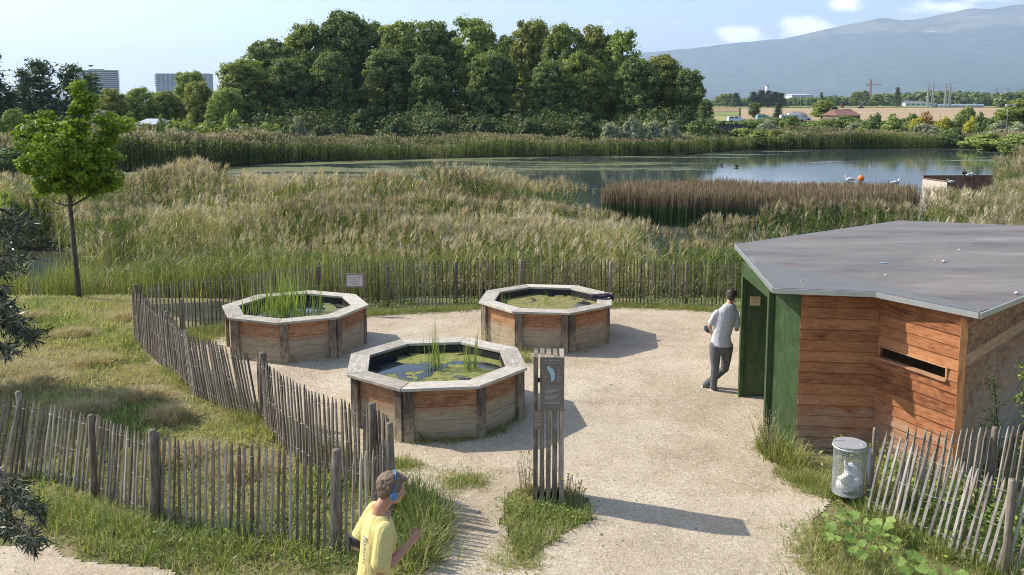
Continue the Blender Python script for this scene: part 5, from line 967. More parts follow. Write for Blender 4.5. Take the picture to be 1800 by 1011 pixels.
def head(mb, c, f, l, u, s=1.):
    """c head centre, f facing, l its left, u up"""
    R = np.stack([f, l, u], 1); P = lambda a, b, h: c+f*a*s+l*b*s+u*h*s
    mb.ball(P(-.012, 0, .03), (.098*s, .077*s, .095*s), R, 20); mb.ball(P(.025, 0, -.035), (.068*s, .060*s, .080*s), R, 18); mb.ball(P(.052, 0, -.088), (.030*s, .030*s, .026*s), R, 12); mb.ball(P(.03, 0, -.075), (.05*s, .048*s, .035*s), R, 12)
    mb.ball(P(.078, 0, .022), (.020*s, .052*s, .014*s), R, 12)
    mb.tube([P(.082, 0, .012), P(.102, 0, -.020), P(.108, 0, -.032)], [.008*s, .012*s, .013*s], 9); mb.ball(P(.098, .011, -.034), .009*s, None, 8); mb.ball(P(.098, -.011, -.034), .009*s, None, 8)
    mb.ball(P(.078, 0, -.060), (.016*s, .024*s, .007*s), R, 10); mb.ball(P(.077, 0, -.071), (.015*s, .021*s, .008*s), R, 10)
    for q in (1, -1): mb.ball(P(.058, .036*q, -.025), (.026*s, .020*s, .018*s), R, 10); mb.ball(P(-.005, .078*q, -.012), (.017*s, .009*s, .030*s), R, 10)
def eyes(name, c, f, l, u, root, s=1.):
    for q in (1, -1):
        m = MB(3); m.ball(c+f*.071*s+l*.031*s*q+u*.004*s, (.011*s), None, 10); m.build('eye', plain('eye_white', (.6, .58, .55), .3, var=.02), root)
        m = MB(3); m.ball(c+f*.0795*s+l*.031*s*q+u*.003*s, (.0045*s), None, 8); m.build('iris', plain('iris', (.05, .035, .02), .2), root)
def hairmesh(c, f, l, u, root, mat, s=1., seed=1, back=1., curl=.006):
    mb = MB(seed); R = np.stack([f, l, u], 1); rs = RS(seed)
    mb.ball(c-f*.022*s+u*.042*s, (.096*s, .084*s, .092*s), R, 20); mb.ball(c-f*.060*s-u*.010*s*back, (.055*s, .070*s, .075*s), R, 16)
    for q in (1, -1): mb.ball(c+l*.060*q*s+f*.0*s+u*.035*s, (.055*s, .026*s, .05*s), R, 12)
    mb.ball(c+f*.050*s+u*.090*s, (.045*s, .058*s, .028*s), R, 14)
    for k in range(260):
        d = norm(rs.normal(0, 1, 3)); d = d if d[2] > -.35 else -d
        if d@f > .45 and d@u < .55: continue
        p = c-f*.022*s+u*.035*s+R@(np.array((.094, .083, .088))*s*(np.linalg.inv(R)@d)); mb.ball(p, rs.uniform(.009, .019)*s*(1.25 if curl > .008 else 1), None, 7)
    return fuse(mb, 'hair', mat, root, .006*s, 2)
def cloth(name, col, rough=.85, wr=9, bmp=.012, var=.08):
    m, nt, N, L, P = new_mat(name); p = objcoord(N); r = ramp(N, [(.3, tuple(c*(1-var) for c in col)), (.7, tuple(c*(1+var) for c in col))]); L.new(noise(N, L, p, 22, 5), r.inputs[0]); L.new(r.outputs[0], P.inputs['Base Color']); P.inputs['Roughness'].default_value = rough; P.inputs['Specular IOR Level'].default_value = .2
    bump(N, L, noise(N, L, scaled(N, L, p, (1, 1, .45)), wr, 4, .55, 1.6), .7, bmp, P); return m
def man_leaning():
    o = V3(3.46, 14.45, 0); k = 14.45/FPX; root = T('person', 'man in grey t-shirt and jeans leaning on the green post, legs crossed', 'person', tuple(o))
    def Q(u, v, dy=0.): p = A(u, v, 14.45+dy); return p-o
    hipL, hipR = Q(1257, 606, -.02), Q(1279, 607, .03); kneeB = Q(1257, 645, -.03); ankB = Q(1254, 681, 0); kneeA = Q(1274, 648, .12); ankA = Q(1241, 676, .17)
    chest, waist, neck = Q(1276, 556, .02), Q(1268, 594, 0), Q(1283, 533, .03); hc = Q(1285.5, 521, .06); shL, shR = Q(1259, 549, 0), Q(1295, 550, .02); elL, elR = Q(1248, 573, .03), Q(1295, 579, .05); wrL, wrR = Q(1249, 584, .20), Q(1297, 563, .20)
    f = norm(V3(.35, .9, -.28)); l = norm(np.cross((0, 0, 1.), f)); u = np.cross(f, l)
    b = MB(1); sx = norm(shR-shL)
    b.loft([(waist, .135, .10, sx, (0, 1, 0)), ((chest+waist)/2, .145, .105, sx, (0, 1, 0)), (chest, .165, .11, sx, (0, 1, 0)), ((shL+shR)/2+V3(0, 0, -.01), .165, .085, sx, (0, 1, 0)), (neck, .06, .06, sx, (0, 1, 0))], 20)
    b.tube([neck-V3(0, 0, .05), neck+V3(.0, .01, .02), hc-V3(0, 0, .04)], [.062, .054, .052], 14)
    limb(b, [shL+(elL-shL)*.25, elL, wrL], [.043, .040, .028]); limb(b, [shR+(elR-shR)*.25, elR, wrR], [.043, .040, .028]); head(b, hc, f, l, u, .93)
    hand(b, wrL, (.2, .9, -.3), (.9, 0, 0), .95); hand(b, wrR, (.1, .6, .7), (.2, .9, 0), .95, .4)
    for a in ((hipL, kneeB, ankB), (hipR, kneeA, ankA)): limb(b, a, [.085, .055, .038])
    b.loft([(waist, .13, .10, sx, (0, 1, 0)), ((hipL+hipR)/2, .16, .12, sx, (0, 1, 0)), ((hipL+hipR)/2-V3(0, 0, .1), .13, .1, sx, (0, 1, 0))], 18)
    fuse(b, 'body', M_skin, root, .010, 4)
    s = MB(2); s.loft([(waist+V3(0, 0, -.13), .20, .158, sx, (0, 1, 0)), (waist+V3(0, 0, -.07), .178, .145, sx, (0, 1, 0)), (waist+V3(0, 0, .02), .158, .125, sx, (0, 1, 0)), ((chest+waist)/2, .168, .125, sx, (0, 1, 0)), (chest, .180, .13, sx, (0, 1, 0)), ((shL+shR)/2+V3(0, 0, -.0), .185, .10, sx, (0, 1, 0)), (neck+V3(0, 0, -.03), .105, .082, sx, (0, 1, 0)), (neck+V3(0, 0, -.005), .075, .068, sx, (0, 1, 0))], 22)
    for sh, el in ((shL, elL), (shR, elR)): m = sh+(el-sh)*.75; limb(s, [sh+(chest-sh)*.12, (sh+m)/2, m], [.058, .058, .058])
    fuse(s, 'tshirt', cloth('grey_tshirt', (.50, .50, .51), wr=7, bmp=.035), root, .010, 5)
    t = MB(3); hm_ = (hipL+hipR)/2
    t.loft([(waist+V3(0, 0, -.03), .145, .11, sx, (0, 1, 0)), (hm_+V3(0, 0, .02), .190, .14, sx, (0, 1, 0)), (hm_-V3(0, 0, .08), .185, .13, sx, (0, 1, 0)), (hm_-V3(0, 0, .13), .12, .10, sx, (0, 1, 0))], 20)
    limb(t, [hipL+V3(.01, 0, -.02), (hipL+kneeB)/2, kneeB, (kneeB+ankB)/2, ankB+V3(0, 0, .0)], [.108, .092, .072, .064, .058]); limb(t, [hipR+V3(-.01, 0, -.02), (hipR+kneeA)/2, kneeA, (kneeA+ankA)/2, ankA], [.108, .092, .072, .064, .058])
    fuse(t, 'jeans', cloth('dark_grey_jeans', (.13, .135, .14), wr=11, bmp=.025, var=.25), root, .009, 4)
    m = plain('black_shoe', (.025, .025, .028), .6); ms = plain('white_sole', (.55, .54, .52), .6)
    sh = MB(4); d = norm(V3(.15, 1, 0)); a = V3(ankB[0], ankB[1], .045); sh.ball(a+d*.02+V3(0, 0, .012), (.042, .055, .042)); sh.ball(a+d*.10, (.045, .09, .032)); sh.ball(a+V3(0, 0, .045), (.04, .045, .035)); o1 = fuse(sh, 'shoe', m, root, .007, 2); so = MB(4); so.loft([(a+d*.07-V3(0, 0, .045), .046, .125, (1, 0, 0), d), (a+d*.07-V3(0, 0, .022), .048, .13, (1, 0, 0), d)], 18); so.build('sole', ms, o1)
    sh = MB(5); a = ankA+V3(-.015, .01, -.03); dn = norm(V3(.1, .25, -1.)); back = norm(V3(-1, -.2, -.25)); sh.ball(a, (.042, .045, .05)); sh.ball(a+V3(-.02, .02, -.05), (.04, .045, .055)); sh.ball(a+V3(-.018, .035, -.095), (.036, .045, .045)); sh.ball(a+V3(-.005, .05, -.125), (.034, .04, .028)); o2 = fuse(sh, 'shoe', m, root, .007, 2); so = MB(5); so.loft([(a+V3(-.045, .0, .01), .03, .012, (0, 1, 0), back), (a+V3(-.062, .01, -.05), .04, .012, (0, 1, 0), back), (a+V3(-.055, .035, -.10), .04, .012, (0, 1, 0), back), (a+V3(-.03, .055, -.14), .03, .012, (0, 1, 0), back)], 12); so.build('sole', ms, o2)
    hairmesh(hc, f, l, u, root, plain('dark_brown_hair', (.045, .03, .022), .6, var=.35, sc_=40, bmp=.004), .93, 3); eyes('e', hc, f, l, u, root, .93)
    c = MB(7); p = Q(1243, 578, .16); c.ball(p, (.055, .06, .05)); c.ball(p+V3(.03, .02, -.04), (.05, .05, .04)); c.ball(p+V3(-.02, 0, .03), (.035, .04, .03)); ob = fuse(c, 'cap', plain('navy_cloth', (.05, .06, .09), .9, bmp=.006), None, .009, 2); ob.location = o; tag(ob, 'crumpled dark blue cap held in the left hand of the man at the hide', 'cap')
man_leaning()
def jogger():
    d0 = 6.55; z0 = .145; hx = (677-900)/FPX*d0; o = V3(hx-.10, d0, z0); root = T('person', 'grey haired jogger in a yellow t-shirt at the bottom edge', 'person', tuple(o))
    F = norm(V3(.88, .40, 0)); Lf = V3(-F[1], F[0], 0); U = V3(0, 0, 1)
    Pz = lambda a, b, z: F*a+Lf*b+U*z
    neck = Pz(.035, 0, 1.49); hc = Pz(.115, 0, 1.66); shR, shL = Pz(-.005, -.185, 1.425), Pz(.02, .185, 1.425); elR, wrR = Pz(-.06, -.235, 1.135), Pz(.19, -.20, 1.285); elL, wrL = Pz(-.13, .21, 1.15), Pz(.06, .24, 1.06)
    f = norm(F*.95-U*.20-Lf*.10); l = norm(np.cross(U, f)); u = np.cross(f, l)
    waist = Pz(-.03, 0, 1.06); chest = Pz(.0, 0, 1.30); hip = Pz(-.05, 0, .94)
    b = MB(1); b.loft([(hip, .11, .16, F, Lf), (waist, .10, .14, F, Lf), (chest, .11, .165, F, Lf), (Pz(0, 0, 1.42), .085, .165, F, Lf), (neck, .06, .062, F, Lf)], 22)
    b.tube([Pz(.0, 0, 1.44), Pz(.02, 0, 1.53), hc-u*.05-f*.015], [.066, .058, .056], 16)
    limb(b, [shR, (shR+elR)/2+Pz(0, -.004, 0), elR, (elR*2+wrR)/3+Pz(0, -.01, -.01), wrR], [.058, .050, .044, .042, .028], 16); limb(b, [shL, (shL+elL)/2, elL, (elL*2+wrL)/3, wrL], [.058, .048, .044, .04, .028], 16)
    head(b, hc, f, l, u, 1.0); hand(b, wrR, norm(wrR-elR)+U*.12, Lf*.9+U*.25, 1.0, 1.1, U); hand(b, wrL, norm(wrL-elL), -Lf, 1.0, .8)
    for hp, kn, an in ((Pz(-.04, -.09, .92), Pz(.20, -.10, .58), Pz(.02, -.10, .22)), (Pz(-.06, .09, .92), Pz(-.10, .10, .50), Pz(-.42, .10, .34))): limb(b, [hp, (hp+kn)/2, kn, (kn+an)/2, an], [.088, .075, .055, .05, .036])
    fuse(b, 'body', M_skin2, root, .0052, 4)
    s = MB(2); s.loft([(Pz(-.05, 0, .86), .155, .185, F, Lf), (Pz(-.04, 0, 1.0), .135, .172, F, Lf), (Pz(-.02, 0, 1.15), .135, .172, F, Lf), (Pz(.0, 0, 1.30), .138, .190, F, Lf), (Pz(.0, 0, 1.41), .108, .190, F, Lf), (Pz(.008, 0, 1.465), .083, .105, F, Lf), (Pz(.012, 0, 1.485), .074, .08, F, Lf)], 26)
    for sh, el in ((shR, elR), (shL, elL)): m = sh+(el-sh)*.80; limb(s, [sh+U*.0, sh+(el-sh)*.3, m], [.070, .076, .080], 16)
    sh_ = fuse(s, 'tshirt', cloth('yellow_tshirt', (.68, .57, .23), wr=8, bmp=.03), root, .0075, 6)
    # faded blue print on the back
    ink = plain('faded_blue_print', (.30, .34, .36), .8, var=.3, sc_=30); pr = MB(5); r = random.Random(6)
    for k in range(9):
        z = 1.33-.028*k; bx = -.130-.002*k+.0; y = -.01-.03*r.random(); w_ = .02+.04*r.random(); c = Pz(bx, y-.02, z)
        pr.box(c, (.012, w_, .011), np.stack([F, Lf, U], 1))
    for k in range(3): pr.box(Pz(-.137, -.05+.03*k, 1.05-.02*k), (.014, .03, .026), np.stack([F, Lf, U], 1))
    pr.build('back_print', ink, sh_)
    t = MB(3); t.loft([(Pz(-.04, 0, 1.0), .115, .16, F, Lf), (hip, .13, .175, F, Lf), (Pz(-.04, 0, .84), .12, .16, F, Lf)], 20); limb(t, [Pz(-.04, -.09, .86), Pz(.08, -.10, .70)], [.105, .10]); limb(t, [Pz(-.06, .09, .86), Pz(-.08, .10, .66)], [.105, .10]); fuse(t, 'shorts', cloth('dark_shorts', (.04, .045, .06)), root, .01, 4)
    for an, dr in ((Pz(.02, -.10, .22), Pz(.9, 0, -.35)), (Pz(-.42, .10, .34), Pz(.3, 0, -.9))): dr = norm(dr); q = MB(6); q.ball(an-U*.03, (.045, .045, .05)); q.tube([an-U*.05, an-U*.06+dr*.17], [.045, .035], 12); q.ball(an-U*.06+dr*.17, .034); fuse(q, 'shoe', plain('running_shoe', (.5, .5, .52), .6), root, .01, 2)
    hairmesh(hc, f, l, u, root, plain('greying_brown_hair', (.19, .13, .085), .7, var=.55, sc_=45, bmp=.006), 1.04, 9, curl=.01); eyes('e', hc, f, l, u, root)
    ab = MB(8); m1 = shL+(elL-shL)*.80; ax = norm(elL-shL); ab.tube([m1-ax*.0, m1+ax*.055], [.086, .084], 16); ab.box(m1+ax*.03-F*.08, (.02, .07, .12), np.stack([F, Lf, U], 1)); ab.build('armband', plain('black_armband', (.02, .02, .022), .6), root)
    # headphones
    hp = T('headphones', 'blue on-ear headphones worn by the jogger', 'headphones', tuple(o)); bl = plain('blue_plastic_band', (.05, .16, .33), .35, var=.05)
    h = MB(9); pts = []
    for k in range(17): a = math.pi*k/16; pts.append(hc-f*.006+l*.097*math.cos(a)+u*(-.012+.160*math.sin(a)))
    h.tube(pts, .0085, 8); h.build('headband', bl, hp)
    for q in (1, -1):
        e = MB(10); c = hc-f*.006+l*.090*q-u*.018; e.tube([c-l*q*.006, c+l*q*.018, c+l*q*.024], [.034, .034, .026], 20); e.build('ear_cup', plain('blue_cup', (.09, .24, .42), .3, var=.04), hp)
jogger()
# ------------------------------------------------------------------ on and round the pond
def raft():
    a, b = G(1620, 345, -1.0)[:2], G(1655, 350, -1.0)[:2]; c = a+np.array((9.5, 1.5)); root = T('bird_raft', 'floating raft boxed in with pale boards, a rusty red inner wall', 'raft', (*a, -1.), 0); w = plain('pale_planks', (.55, .47, .39), .8, var=.12, sc_=3); dk = wood('red_planks', ((.12, .06, .04), (.24, .12, .08), (.34, .2, .14))); H_ = 1.2; R_ = lambda q: np.array(q)-a
    def wl(name, p, q, mat, h0=0., h1=H_):
        p, q = R_(p), R_(q); L = np.linalg.norm(q-p); e = (q-p)/L; n = np.array((-e[1], e[0]))*.04; m = MB(3); k = int(L/.14)
        for i in range(k): s0, s1 = p+e*L*i/k, p+e*(L*(i+1)/k-.008); m.hexa([(*s0, h0), (*s1, h0), (*(s1+n), h0), (*(s0+n), h0), (*s0, h1), (*s1, h1), (*(s1+n), h1), (*(s0+n), h1)], axis=2)
        m.build(name, mat, root)
    dd = c-a; b = b+np.array((0, -.6)); a2 = A(1640, 313, 62)[:2]; wl('side_wall', a, b, w); wl('front_wall', b, b+np.array((9, 0)), dk, 0, H_-.04); wl('back_wall', a+np.array((.8, 1.6)), a+np.array((8., 2.0)), dk, 0, H_+.08); wl('side_wall', a, a+np.array((.8, 1.6)), w)
    m = MB(5); m.bar((0, 0, H_+.02), (*R_(b), H_+.02), .12, .04); m.build('rail', dk, root); return a
ra = raft()
def bird(name, loc, label, body, headc, s=1., cat='bird', rz=0., sit=True):
    root = T(name, label, cat, loc, rz, None); m = MB(1); m.ball((0, 0, .10*s), (.20*s, .10*s, .09*s), n=12); m.ball((-.18*s, 0, .12*s), (.10*s, .05*s, .03*s), n=8); m.tube([(.13*s, 0, .12*s), (.19*s, 0, .21*s)], [.05*s, .035*s], 8); m.ball((.21*s, 0, .235*s), (.055*s, .042*s, .042*s), n=10)
    fuse(m, 'body', body, root, .014*s, 2)
    w = MB(2)
    for q in (1, -1): w.ball((-.04*s, .085*s*q, .12*s), (.17*s, .025*s, .06*s), n=10)
    w = MB(2); w.ball((-.04*s, .085*s, .12*s), (.17*s, .025*s, .06*s), n=10); w.build('wing', headc, root); w = MB(2); w.ball((-.04*s, -.085*s, .12*s), (.17*s, .025*s, .06*s), n=10); w.build('wing', headc, root)
    b = MB(3); b.tube([(.255*s, 0, .235*s), (.32*s, 0, .225*s)], [.015*s, .003*s], 6); b.build('beak', plain('beak', (.5, .3, .05), .5), root)
W_, Gr, Bk, Br = plain('white_feathers', (.75, .75, .74), .8), plain('grey_feathers', (.45, .46, .48), .8), plain('black_feathers', (.015, .015, .018), .6), plain('dark_brown_feathers', (.06, .045, .035), .8)
def Wt(u, v): return tuple(G(u, v, -1.))
def onraft(u, v, d): p = A(u, v, d); return tuple(p)
bird('gull', Wt(1494, 319), 'white gull on the water left of the orange buoy', W_, Gr, 1.7, rz=2.8); bird('gull', Wt(1574, 326), 'white gull right of the bulrush stand, close to the raft', W_, Gr, 1.9, rz=.4)
bird('gull', (ra[0]+3.2, ra[1]+.2, .3), 'white gull perched on the middle of the raft', W_, Gr, 1.1, rz=.3)
gp = G(1672, 322, .16); bird('gull', (gp[0], gp[1], .16), 'second white gull on the front wall of the raft', W_, Gr, 1.0, rz=3.)
bird('cormorant', (A(1695, 312, 60)[0], 60., .28), 'black cormorant perched on the raft', Bk, Bk, 1.5, rz=1.2)
for u, v, lb in ((1490, 281, 'small dark duck in the open middle of the pond'), (1295, 294, 'small dark duck near the tree reflections'), (1268, 291, 'tiny duck left of the other one by the reflections')): bird('duck', Wt(u, v), lb, Br, Bk, 1.2, rz=u)
def buoy(): p = Wt(1513, 320); root = T('buoy', 'orange buoy floating behind the bulrushes', 'buoy', p); m = MB(1); m.ball((0, 0, .28), .27, n=18); m.build('float', plain('orange_buoy', (.75, .22, .04), .45), root); m = MB(2); m.tube([(0, 0, .52), (0, 0, .58)], [.06, .05], 10); m.tube([(-.03, 0, .6), (0, 0, .64), (.03, 0, .6)], .01, 6); m.build('top_ring', plain('orange_ring', (.6, .2, .05), .5), root)
buoy()
def screen():
    x0, x1, d = (1236-900)/FPX*142, (1308-900)/FPX*142, 142.; z = float(gz(x0, d)); root = T('wooden_screen', 'dark wooden observation screen on the far bank', 'screen', (x0, d, z)); mt = plain('dark_boards', (.085, .08, .08), .9, var=.3, sc_=1.); H_ = A(1270, 218, d)[2]-z; m = MB(1); n = 26; w = (x1-x0)/n
    for k in range(n): m.box(((k+.5)*w, 0, H_/2), (w*.93, .05, H_-random.Random(k).random()*.08))
    m.build('boards', mt, root); m = MB(2); m.box(((x1-x0)*.62, -.04, H_*.5), (.7, .05, .28)); m.build('orange_plaque', plain('orange_plaque', (.6, .25, .1), .6), root)
    for q in (0, .5, 1.): m = MB(3); m.box(((x1-x0)*q, .08, H_/2), (.14, .1, H_+.1)); m.build('post', mt, root)
screen()
# ------------------------------------------------------------------ far buildings and structures
M_win = plain('window_glass', (.06, .08, .10), .25, var=.2); M_wht = plain('white_render', (.62, .62, .60), .8, var=.05); M_roofr = plain('red_tiles', (.17, .085, .065), .9, var=.2, sc_=.6); M_steel = plain('grey_steel', (.32, .34, .33), .6, .3)
def tower_round():
    d = 1200.; x = (179-900)/FPX*d; zt = A(179, 124, d)[2]; z0 = float(gz(x, d)); root = T('apartment_tower', 'curved grey apartment tower with white banded floors', 'building', (x, d, z0)); W = 78/FPX*d/2; D_ = 11.; H_ = zt-z0; n = 17; fh = H_/n; gl = plain('grey_glazing', (.14, .15, .17), .4, var=.3, sc_=.3); wb = plain('pale_band', (.58, .57, .55), .8)
    def oval(r, z, m, z1): m.prism([(W*r*math.copysign(abs(math.cos(a))**.8, math.cos(a)), D_*r*math.sin(a)) for a in np.linspace(0, 2*math.pi, 40, endpoint=False)], z, z1)
    m = MB(1); oval(.95, 0, m, H_-1); m.build('glazing', gl, root)
    for k in range(1, n+1): m = MB(k); oval(1.0, k*fh-fh*.30, m, k*fh+fh*.06); m.build('floor_band', wb, root)
    m = MB(9); oval(.35, H_, m, H_+1.6); m.build('roof_plant', gl, root)
tower_round()
def tower_square():
    d = 1250.; u0, u1, vt = 281, 373, 130; x0, x1 = (u0-900)/FPX*d, (u1-900)/FPX*d; z0 = float(gz(x0, d)); H_ = A(u0, vt, d)[2]-z0; root = T('apartment_tower', 'square pale blue apartment block with rows of small windows and corner balconies', 'building', (x0, d, z0)); W = x1-x0; m = MB(1); m.box((W/2, 9, H_/2), (W, 18, H_)); m.build('wall', plain('pale_blue_render', (.40, .43, .47), .8), root); n = 15; fh = H_/n; r = random.Random(3)
    for k in range(9, n):
        for c in range(11): m = MB(k*20+c); m.box((W*(c+.6)/11.3, -.03, k*fh+fh*.45), (2.2 if r.random() > .3 else 1.5, .12, fh*.45)); m.build('window', M_win, root)
        m = MB(k); m.box((-.9, 3, k*fh+fh*.25), (1.8, 5, fh*.42)); m.build('balcony', gl2, root)
    m = MB(77); m.box((W/2, 9, H_+.25), (W+.8, 18.8, .5)); m.build('roof', gl2, root)
gl2 = plain('dark_blue_grey', (.11, .125, .15), .6); tower_square()
def gable(name, label, u0, u1, d, vridge, veave, wallmat, roofmat_, depth=10., nwin=5, wm=M_win, cat='house'):
    x0, x1 = (u0-900)/FPX*d, (u1-900)/FPX*d; z0 = float(gz(x0, d)); zr = A(u0, vridge, d)[2]-z0; ze = max(A(u0, veave, d)[2]-z0, 1.2); root = T(name, label, cat, (x0, d, z0)); W = x1-x0; m = MB(1); m.box((W/2, depth/2, ze/2), (W, depth, ze)); m.build('wall', wallmat, root)
    m = MB(2); o_ = .4; A_ = [(-o_, -o_, ze-.05), (W+o_, -o_, ze-.05), (W+o_, depth+o_, ze-.05), (-o_, depth+o_, ze-.05), (W*.06, depth/2, zr), (W*.94, depth/2, zr)]; m.add(A_, [(0, 1, 5, 4), (1, 2, 5), (2, 3, 4, 5), (3, 0, 4), (3, 2, 1, 0)]); m.build('roof', roofmat_, root)
    for k in range(nwin): m = MB(k); m.box((W*(k+.5)/nwin, -.03, ze*.55), (W/nwin*.4, .08, ze*.4)); m.build('window', wm, root)
    return root
h = gable('farmhouse', 'long farmhouse with a rust red tiled roof', 1471, 1508, 235, 192, 203, plain('dark_timber_wall', (.16, .12, .10), .9), M_roofr, 12); mm = MB(5); mm.box((3.0, 6, 4.6), (.6, .6, 1.4)); mm.build('chimney', M_roofr, h)
gable('shed', 'low shed with a shining pale roof left of the grove', 245, 280, 108, 209, 218, plain('shed_wall', (.2, .17, .14), .9), plain('shiny_sheet_roof', (.5, .52, .53), .35, .3), 5, 2)
gable('barn', 'dark roofed barn in front of the distant trees', 1592, 1640, 820, 175, 181, M_wht, plain('dark_sheet_roof', (.09, .09, .1), .8), 30, 3)
gable('white_hall', 'long white hall beside the dark roofed barn', 1586, 1622, 800, 179, 181, M_wht, plain('grey_sheet_roof', (.2, .2, .21), .8), 18, 4)
gable('village_house', 'small house with brown roof left of the barn', 1546, 1560, 840, 172, 178, M_wht, M_roofr, 9, 2)
gable('industrial_hall', 'pale flat hall behind the thin masts', 1388, 1424, 900, 165, 167, plain('pale_cladding', (.5, .53, .56), .7), plain('pale_roof', (.42, .45, .48), .7), 30, 3)
gable('white_house', 'white house behind the parked vans', 1393, 1414, 250, 196, 200, M_wht, plain('grey_brown_tiles', (.2, .16, .14), .9), 8, 4)
gable('kiosk', 'tiny hut with an orange wall beside the round field tree', 1333, 1343, 258, 200, 203, plain('orange_wall', (.6, .22, .08), .8), plain('dark_roof', (.1, .09, .09), .8), 3, 1)
def silo(): d = 900.; x = (1343.5-900)/FPX*d; z0 = float(gz(x, d)); H_ = A(1343, 149, d)[2]-z0; root = T('silo', 'white cylindrical silo above the conifer wood', 'silo', (x, d, z0)); m = MB(1); m.tube([(0, 0, 0), (0, 0, H_-1.5)], 1.75, 20); m.build('barrel', plain('white_concrete', (.62, .62, .58), .8), root); m = MB(2); m.tube([(0, 0, H_-1.5), (0, 0, H_-.4), (0, 0, H_)], [1.85, 1.8, .9], 20); m.build('cap', M_steel, root)
silo()
def lattice(mb, p, q, w0, w1, n, t, cross=True):
    p, q = np.array(p, float), np.array(q, float); z = norm(q-p); x = norm(np.cross(z, (0, 1, .01))); y = np.cross(z, x); R_ = []
    for k in range(n+1): f = k/n; c = p+(q-p)*f; w = (w0+(w1-w0)*f)/2; R_.append([c+x*w+y*w, c-x*w+y*w, c-x*w-y*w, c+x*w-y*w])
    for k in range(n):
        for j in range(4): mb.bar(R_[k][j], R_[k+1][j], t); mb.bar(R_[k][j], R_[k+1][(j+1) % 4], t*.6); mb.bar(R_[k][(j+1) % 4], R_[k+1][j], t*.6)
def crane():
    d = 950.; x = (1524-900)/FPX*d; z0 = float(gz(x, d)); zt = A(1524, 139, d)[2]-z0; zj = A(1524, 148.5, d)[2]-z0; root = T('tower_crane', 'red tower crane in front of the mountain', 'crane', (x, d, z0)); rd = plain('crane_red', (.5, .12, .10), .6); m = MB(1); lattice(m, (0, 0, 0), (0, 0, zj), 1.7, 1.7, 14, .22); m.build('mast', rd, root); m = MB(2); lattice(m, (0, 0, zj), (0, 0, zt), 1.5, .3, 3, .3); m.build('tower_top', rd, root)
    m = MB(3); lattice(m, (1, 0, zj), (12.5, 0, zj), 1.2, .7, 9, .17); m.build('jib', rd, root); m = MB(4); lattice(m, (-1, 0, zj), (-5.2, 0, zj), 1.2, 1., 4, .17); m.build('counter_jib', rd, root); m = MB(5); m.box((-4.6, 0, zj-1.1), (1.6, 1.6, 1.6)); m.build('counterweight', M_steel, root); m = MB(6); m.bar((0, 0, zt), (9.5, 0, zj+.5), .12); m.bar((0, 0, zt), (-4.8, 0, zj+.5), .12); m.build('tie_rods', rd, root); m = MB(7); m.box((.9, -.9, zj-1.2), (1.2, 1.2, 1.8)); m.build('cab', M_wht, root)
crane()
def pylon(u, vt, d, vb, label, arms=3, wpx=3.6, mat=None):
    x = (u-900)/FPX*d; z0 = float(gz(x, d)); H_ = A(u, vt, d)[2]-z0; root = T('pylon', label, 'pylon', (x, d, z0), 0, 'power pylons on the plain'); mt = mat or plain('pylon_steel', (.38, .40, .36), .6, .2); k = d/FPX; m = MB(1); lattice(m, (0, 0, 0), (0, 0, H_), wpx*k, wpx*k*.25, 8, .22*d/600); m.build('mast', mt, root)
    for j in range(arms): z = H_*(.97-.13*j); m = MB(2); m.bar((-wpx*k*(.9+.25*j), 0, z), (wpx*k*(.9+.25*j), 0, z), .3*d/600); m.build('cross_arm', mt, root)
for u, vt, lb in ((1624.5, 146, 'leftmost of the four lattice pylons by the barn'), (1633, 146, 'second from the left of the four lattice pylons by the barn'), (1655, 147, 'third from the left of the four lattice pylons'), (1662.5, 146, 'rightmost of the four lattice pylons, left of the greenhouse')): pylon(u, vt, 590, 175, lb)
fade = plain('far_steel', (.42, .44, .44), .7, .1)
for u, lb in ((1742, 'faint transmission pylon farthest left above the right wood'), (1762, 'faint transmission pylon in the middle above the right wood'), (1786, 'faint transmission pylon nearest the right photo edge')): pylon(u, 152, 1500, 170, lb, 2, 5., fade)
def mast(u, vt, d, label, name='mast', lamp=False):
    x = (u-900)/FPX*d; z0 = float(gz(x, d)); H_ = A(u, vt, d)[2]-z0; root = T(name, label, 'street lamp' if lamp else 'mast', (x, d, z0), 0, 'street lamps' if lamp else 'thin masts beyond the willow'); k = d/FPX; m = MB(1); m.tube([(0, 0, 0), (0, 0, H_)], [k*.45, k*.3], 8); m.build('pole', M_steel, root); m = MB(2)
    if lamp: m.box((.35, 0, H_+.03), (1.3, .3, .16)); m.build('lamp_head', M_wht, root)
    else: m.box((0, 0, H_*.9), (k*3.5, k*.4, k*.4)); m.build('cross_arm', M_steel, root)
for u, vt, lb in ((1398, 157, 'leftmost thin mast in front of the industrial hall'), (1403, 156, 'second thin mast from the left'), (1414, 156, 'third thin mast from the left'), (1419.5, 155, 'rightmost and tallest of the thin masts')): mast(u, vt, 560, lb)
mast(1765, 185, 118, 'street lamp standing before the dark tree at the right', 'street_lamp', True); mast(1648, 188, 200, 'street lamp over the brown field', 'street_lamp', True); mast(1312, 192, 190, 'street lamp left of the round field tree', 'street_lamp', True)
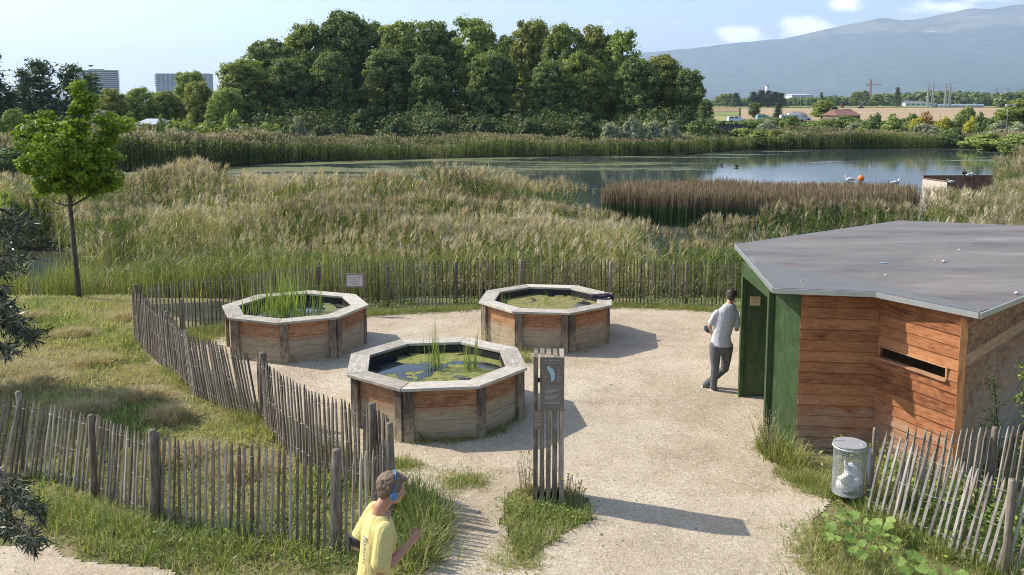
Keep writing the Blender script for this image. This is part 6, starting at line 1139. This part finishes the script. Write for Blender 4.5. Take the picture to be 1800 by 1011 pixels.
def greenhouse():
    d0 = 640.; u0, u1 = 1640, 1720; x0, x1 = (u0-900)/FPX*d0, (u1-900)/FPX*d0; z0 = float(gz(x0, d0)); R_ = 1.9; root = T('greenhouse', 'long low plastic tunnel greenhouse in the green field', 'greenhouse', (x0, d0, z0+.2)); L = x1-x0; n = 12; m = MB(1); vs = []; fs = []
    for i in range(25):
        for k in range(n+1): a = math.pi*k/n; vs.append((L*i/24, -R_*math.cos(a)*1.3, R_*math.sin(a)*1.25))
    for i in range(24):
        for k in range(n): b = i*(n+1)+k; fs.append((b, b+1, b+n+2, b+n+1))
    m.add(vs, fs, None, None, True); m.build('cover', plain('plastic_film', (.30, .36, .36), .35), root)
    for i in range(0, 25, 4): h = MB(i); h.tube([(L*i/24, -R_*1.32*math.cos(math.pi*k/n), R_*1.27*math.sin(math.pi*k/n)) for k in range(n+1)], .12, 5); h.build('hoop', M_steel, root)
greenhouse()
def van(u, v, d, label, col, tall=1., rz=0.):
    x = (u-900)/FPX*d; z0 = float(gz(x, d)); root = T('parked_van', label, 'van', (x, d, z0), rz, 'vehicles parked beyond the hedge'); m = MB(1); H_ = 2.0*tall
    m.hexa([(-2.3, -.9, .45), (2.3, -.9, .45), (2.3, .9, .45), (-2.3, .9, .45), (-2.3, -.85, 1.15), (2.2, -.85, 1.15), (2.2, .85, 1.15), (-2.3, .85, 1.15)]); m.hexa([(-2.3, -.85, 1.151), (1.5, -.85, 1.151), (1.5, .85, 1.151), (-2.3, .85, 1.151), (-2.25, -.75, H_), (.8, -.75, H_), (.8, .75, H_), (-2.25, .75, H_)]); m.build('body', col, root, .05)
    for q in (-1.4, -.2): w = MB(2); w.box((q, -.83, 1.45), (.9, .06, .4)); w.build('window', M_win, root)
    for q in (-1.45, 1.45):
        for s_ in (-.82, .82): w = MB(3); w.tube([(q, s_-.1, .36), (q, s_+.1, .36)], .36, 14); w.build('wheel', Bk, root)
wp = plain('white_paint', (.72, .73, .74), .3, var=.02); gp_ = plain('teal_paint', (.2, .42, .38), .4, var=.02)
van(1383, 208, 240, 'white van parked left of the other vans behind the hedge', wp); van(1396, 207, 246, 'white van in the middle, right of the dark conifer', wp, 1.15); van(1408, 206, 252, 'white van farthest right under the white house', wp, 1.05); van(1292, 212, 232, 'small white van alone behind the dark bushes left of the field tree', wp, .8); van(1341, 206, 250, 'pale teal van by the orange walled hut', gp_, .9)
def digger():
    d = 560.; x = (1508-900)/FPX*d; z0 = float(gz(x, d))+.2; root = T('excavator', 'dark excavator working at the edge of the brown field', 'excavator', (x, d, z0)); dk = plain('dull_yellow', (.16, .15, .12), .7); m = MB(1); m.box((0, 0, 1.5), (2.6, 2, 1.2)); m.build('body', dk, root, .1); m = MB(2); m.box((.5, -.4, 2.6), (1.2, 1.1, 1.2)); m.build('cab', M_win, root, .06)
    for q in (-.9, .9): m = MB(3); m.box((0, q, .45), (3.4, .5, .85)); m.build('track', Bk, root, .2)
    m = MB(4); m.bar((1., 0, 2.), (2.6, 0, 5.), .35); m.bar((2.6, 0, 5.), (3.8, 0, 3.), .3); m.build('arm', dk, root); m = MB(5); m.box((3.9, 0, 2.7), (.7, .9, .7)); m.build('bucket', dk, root)
digger()
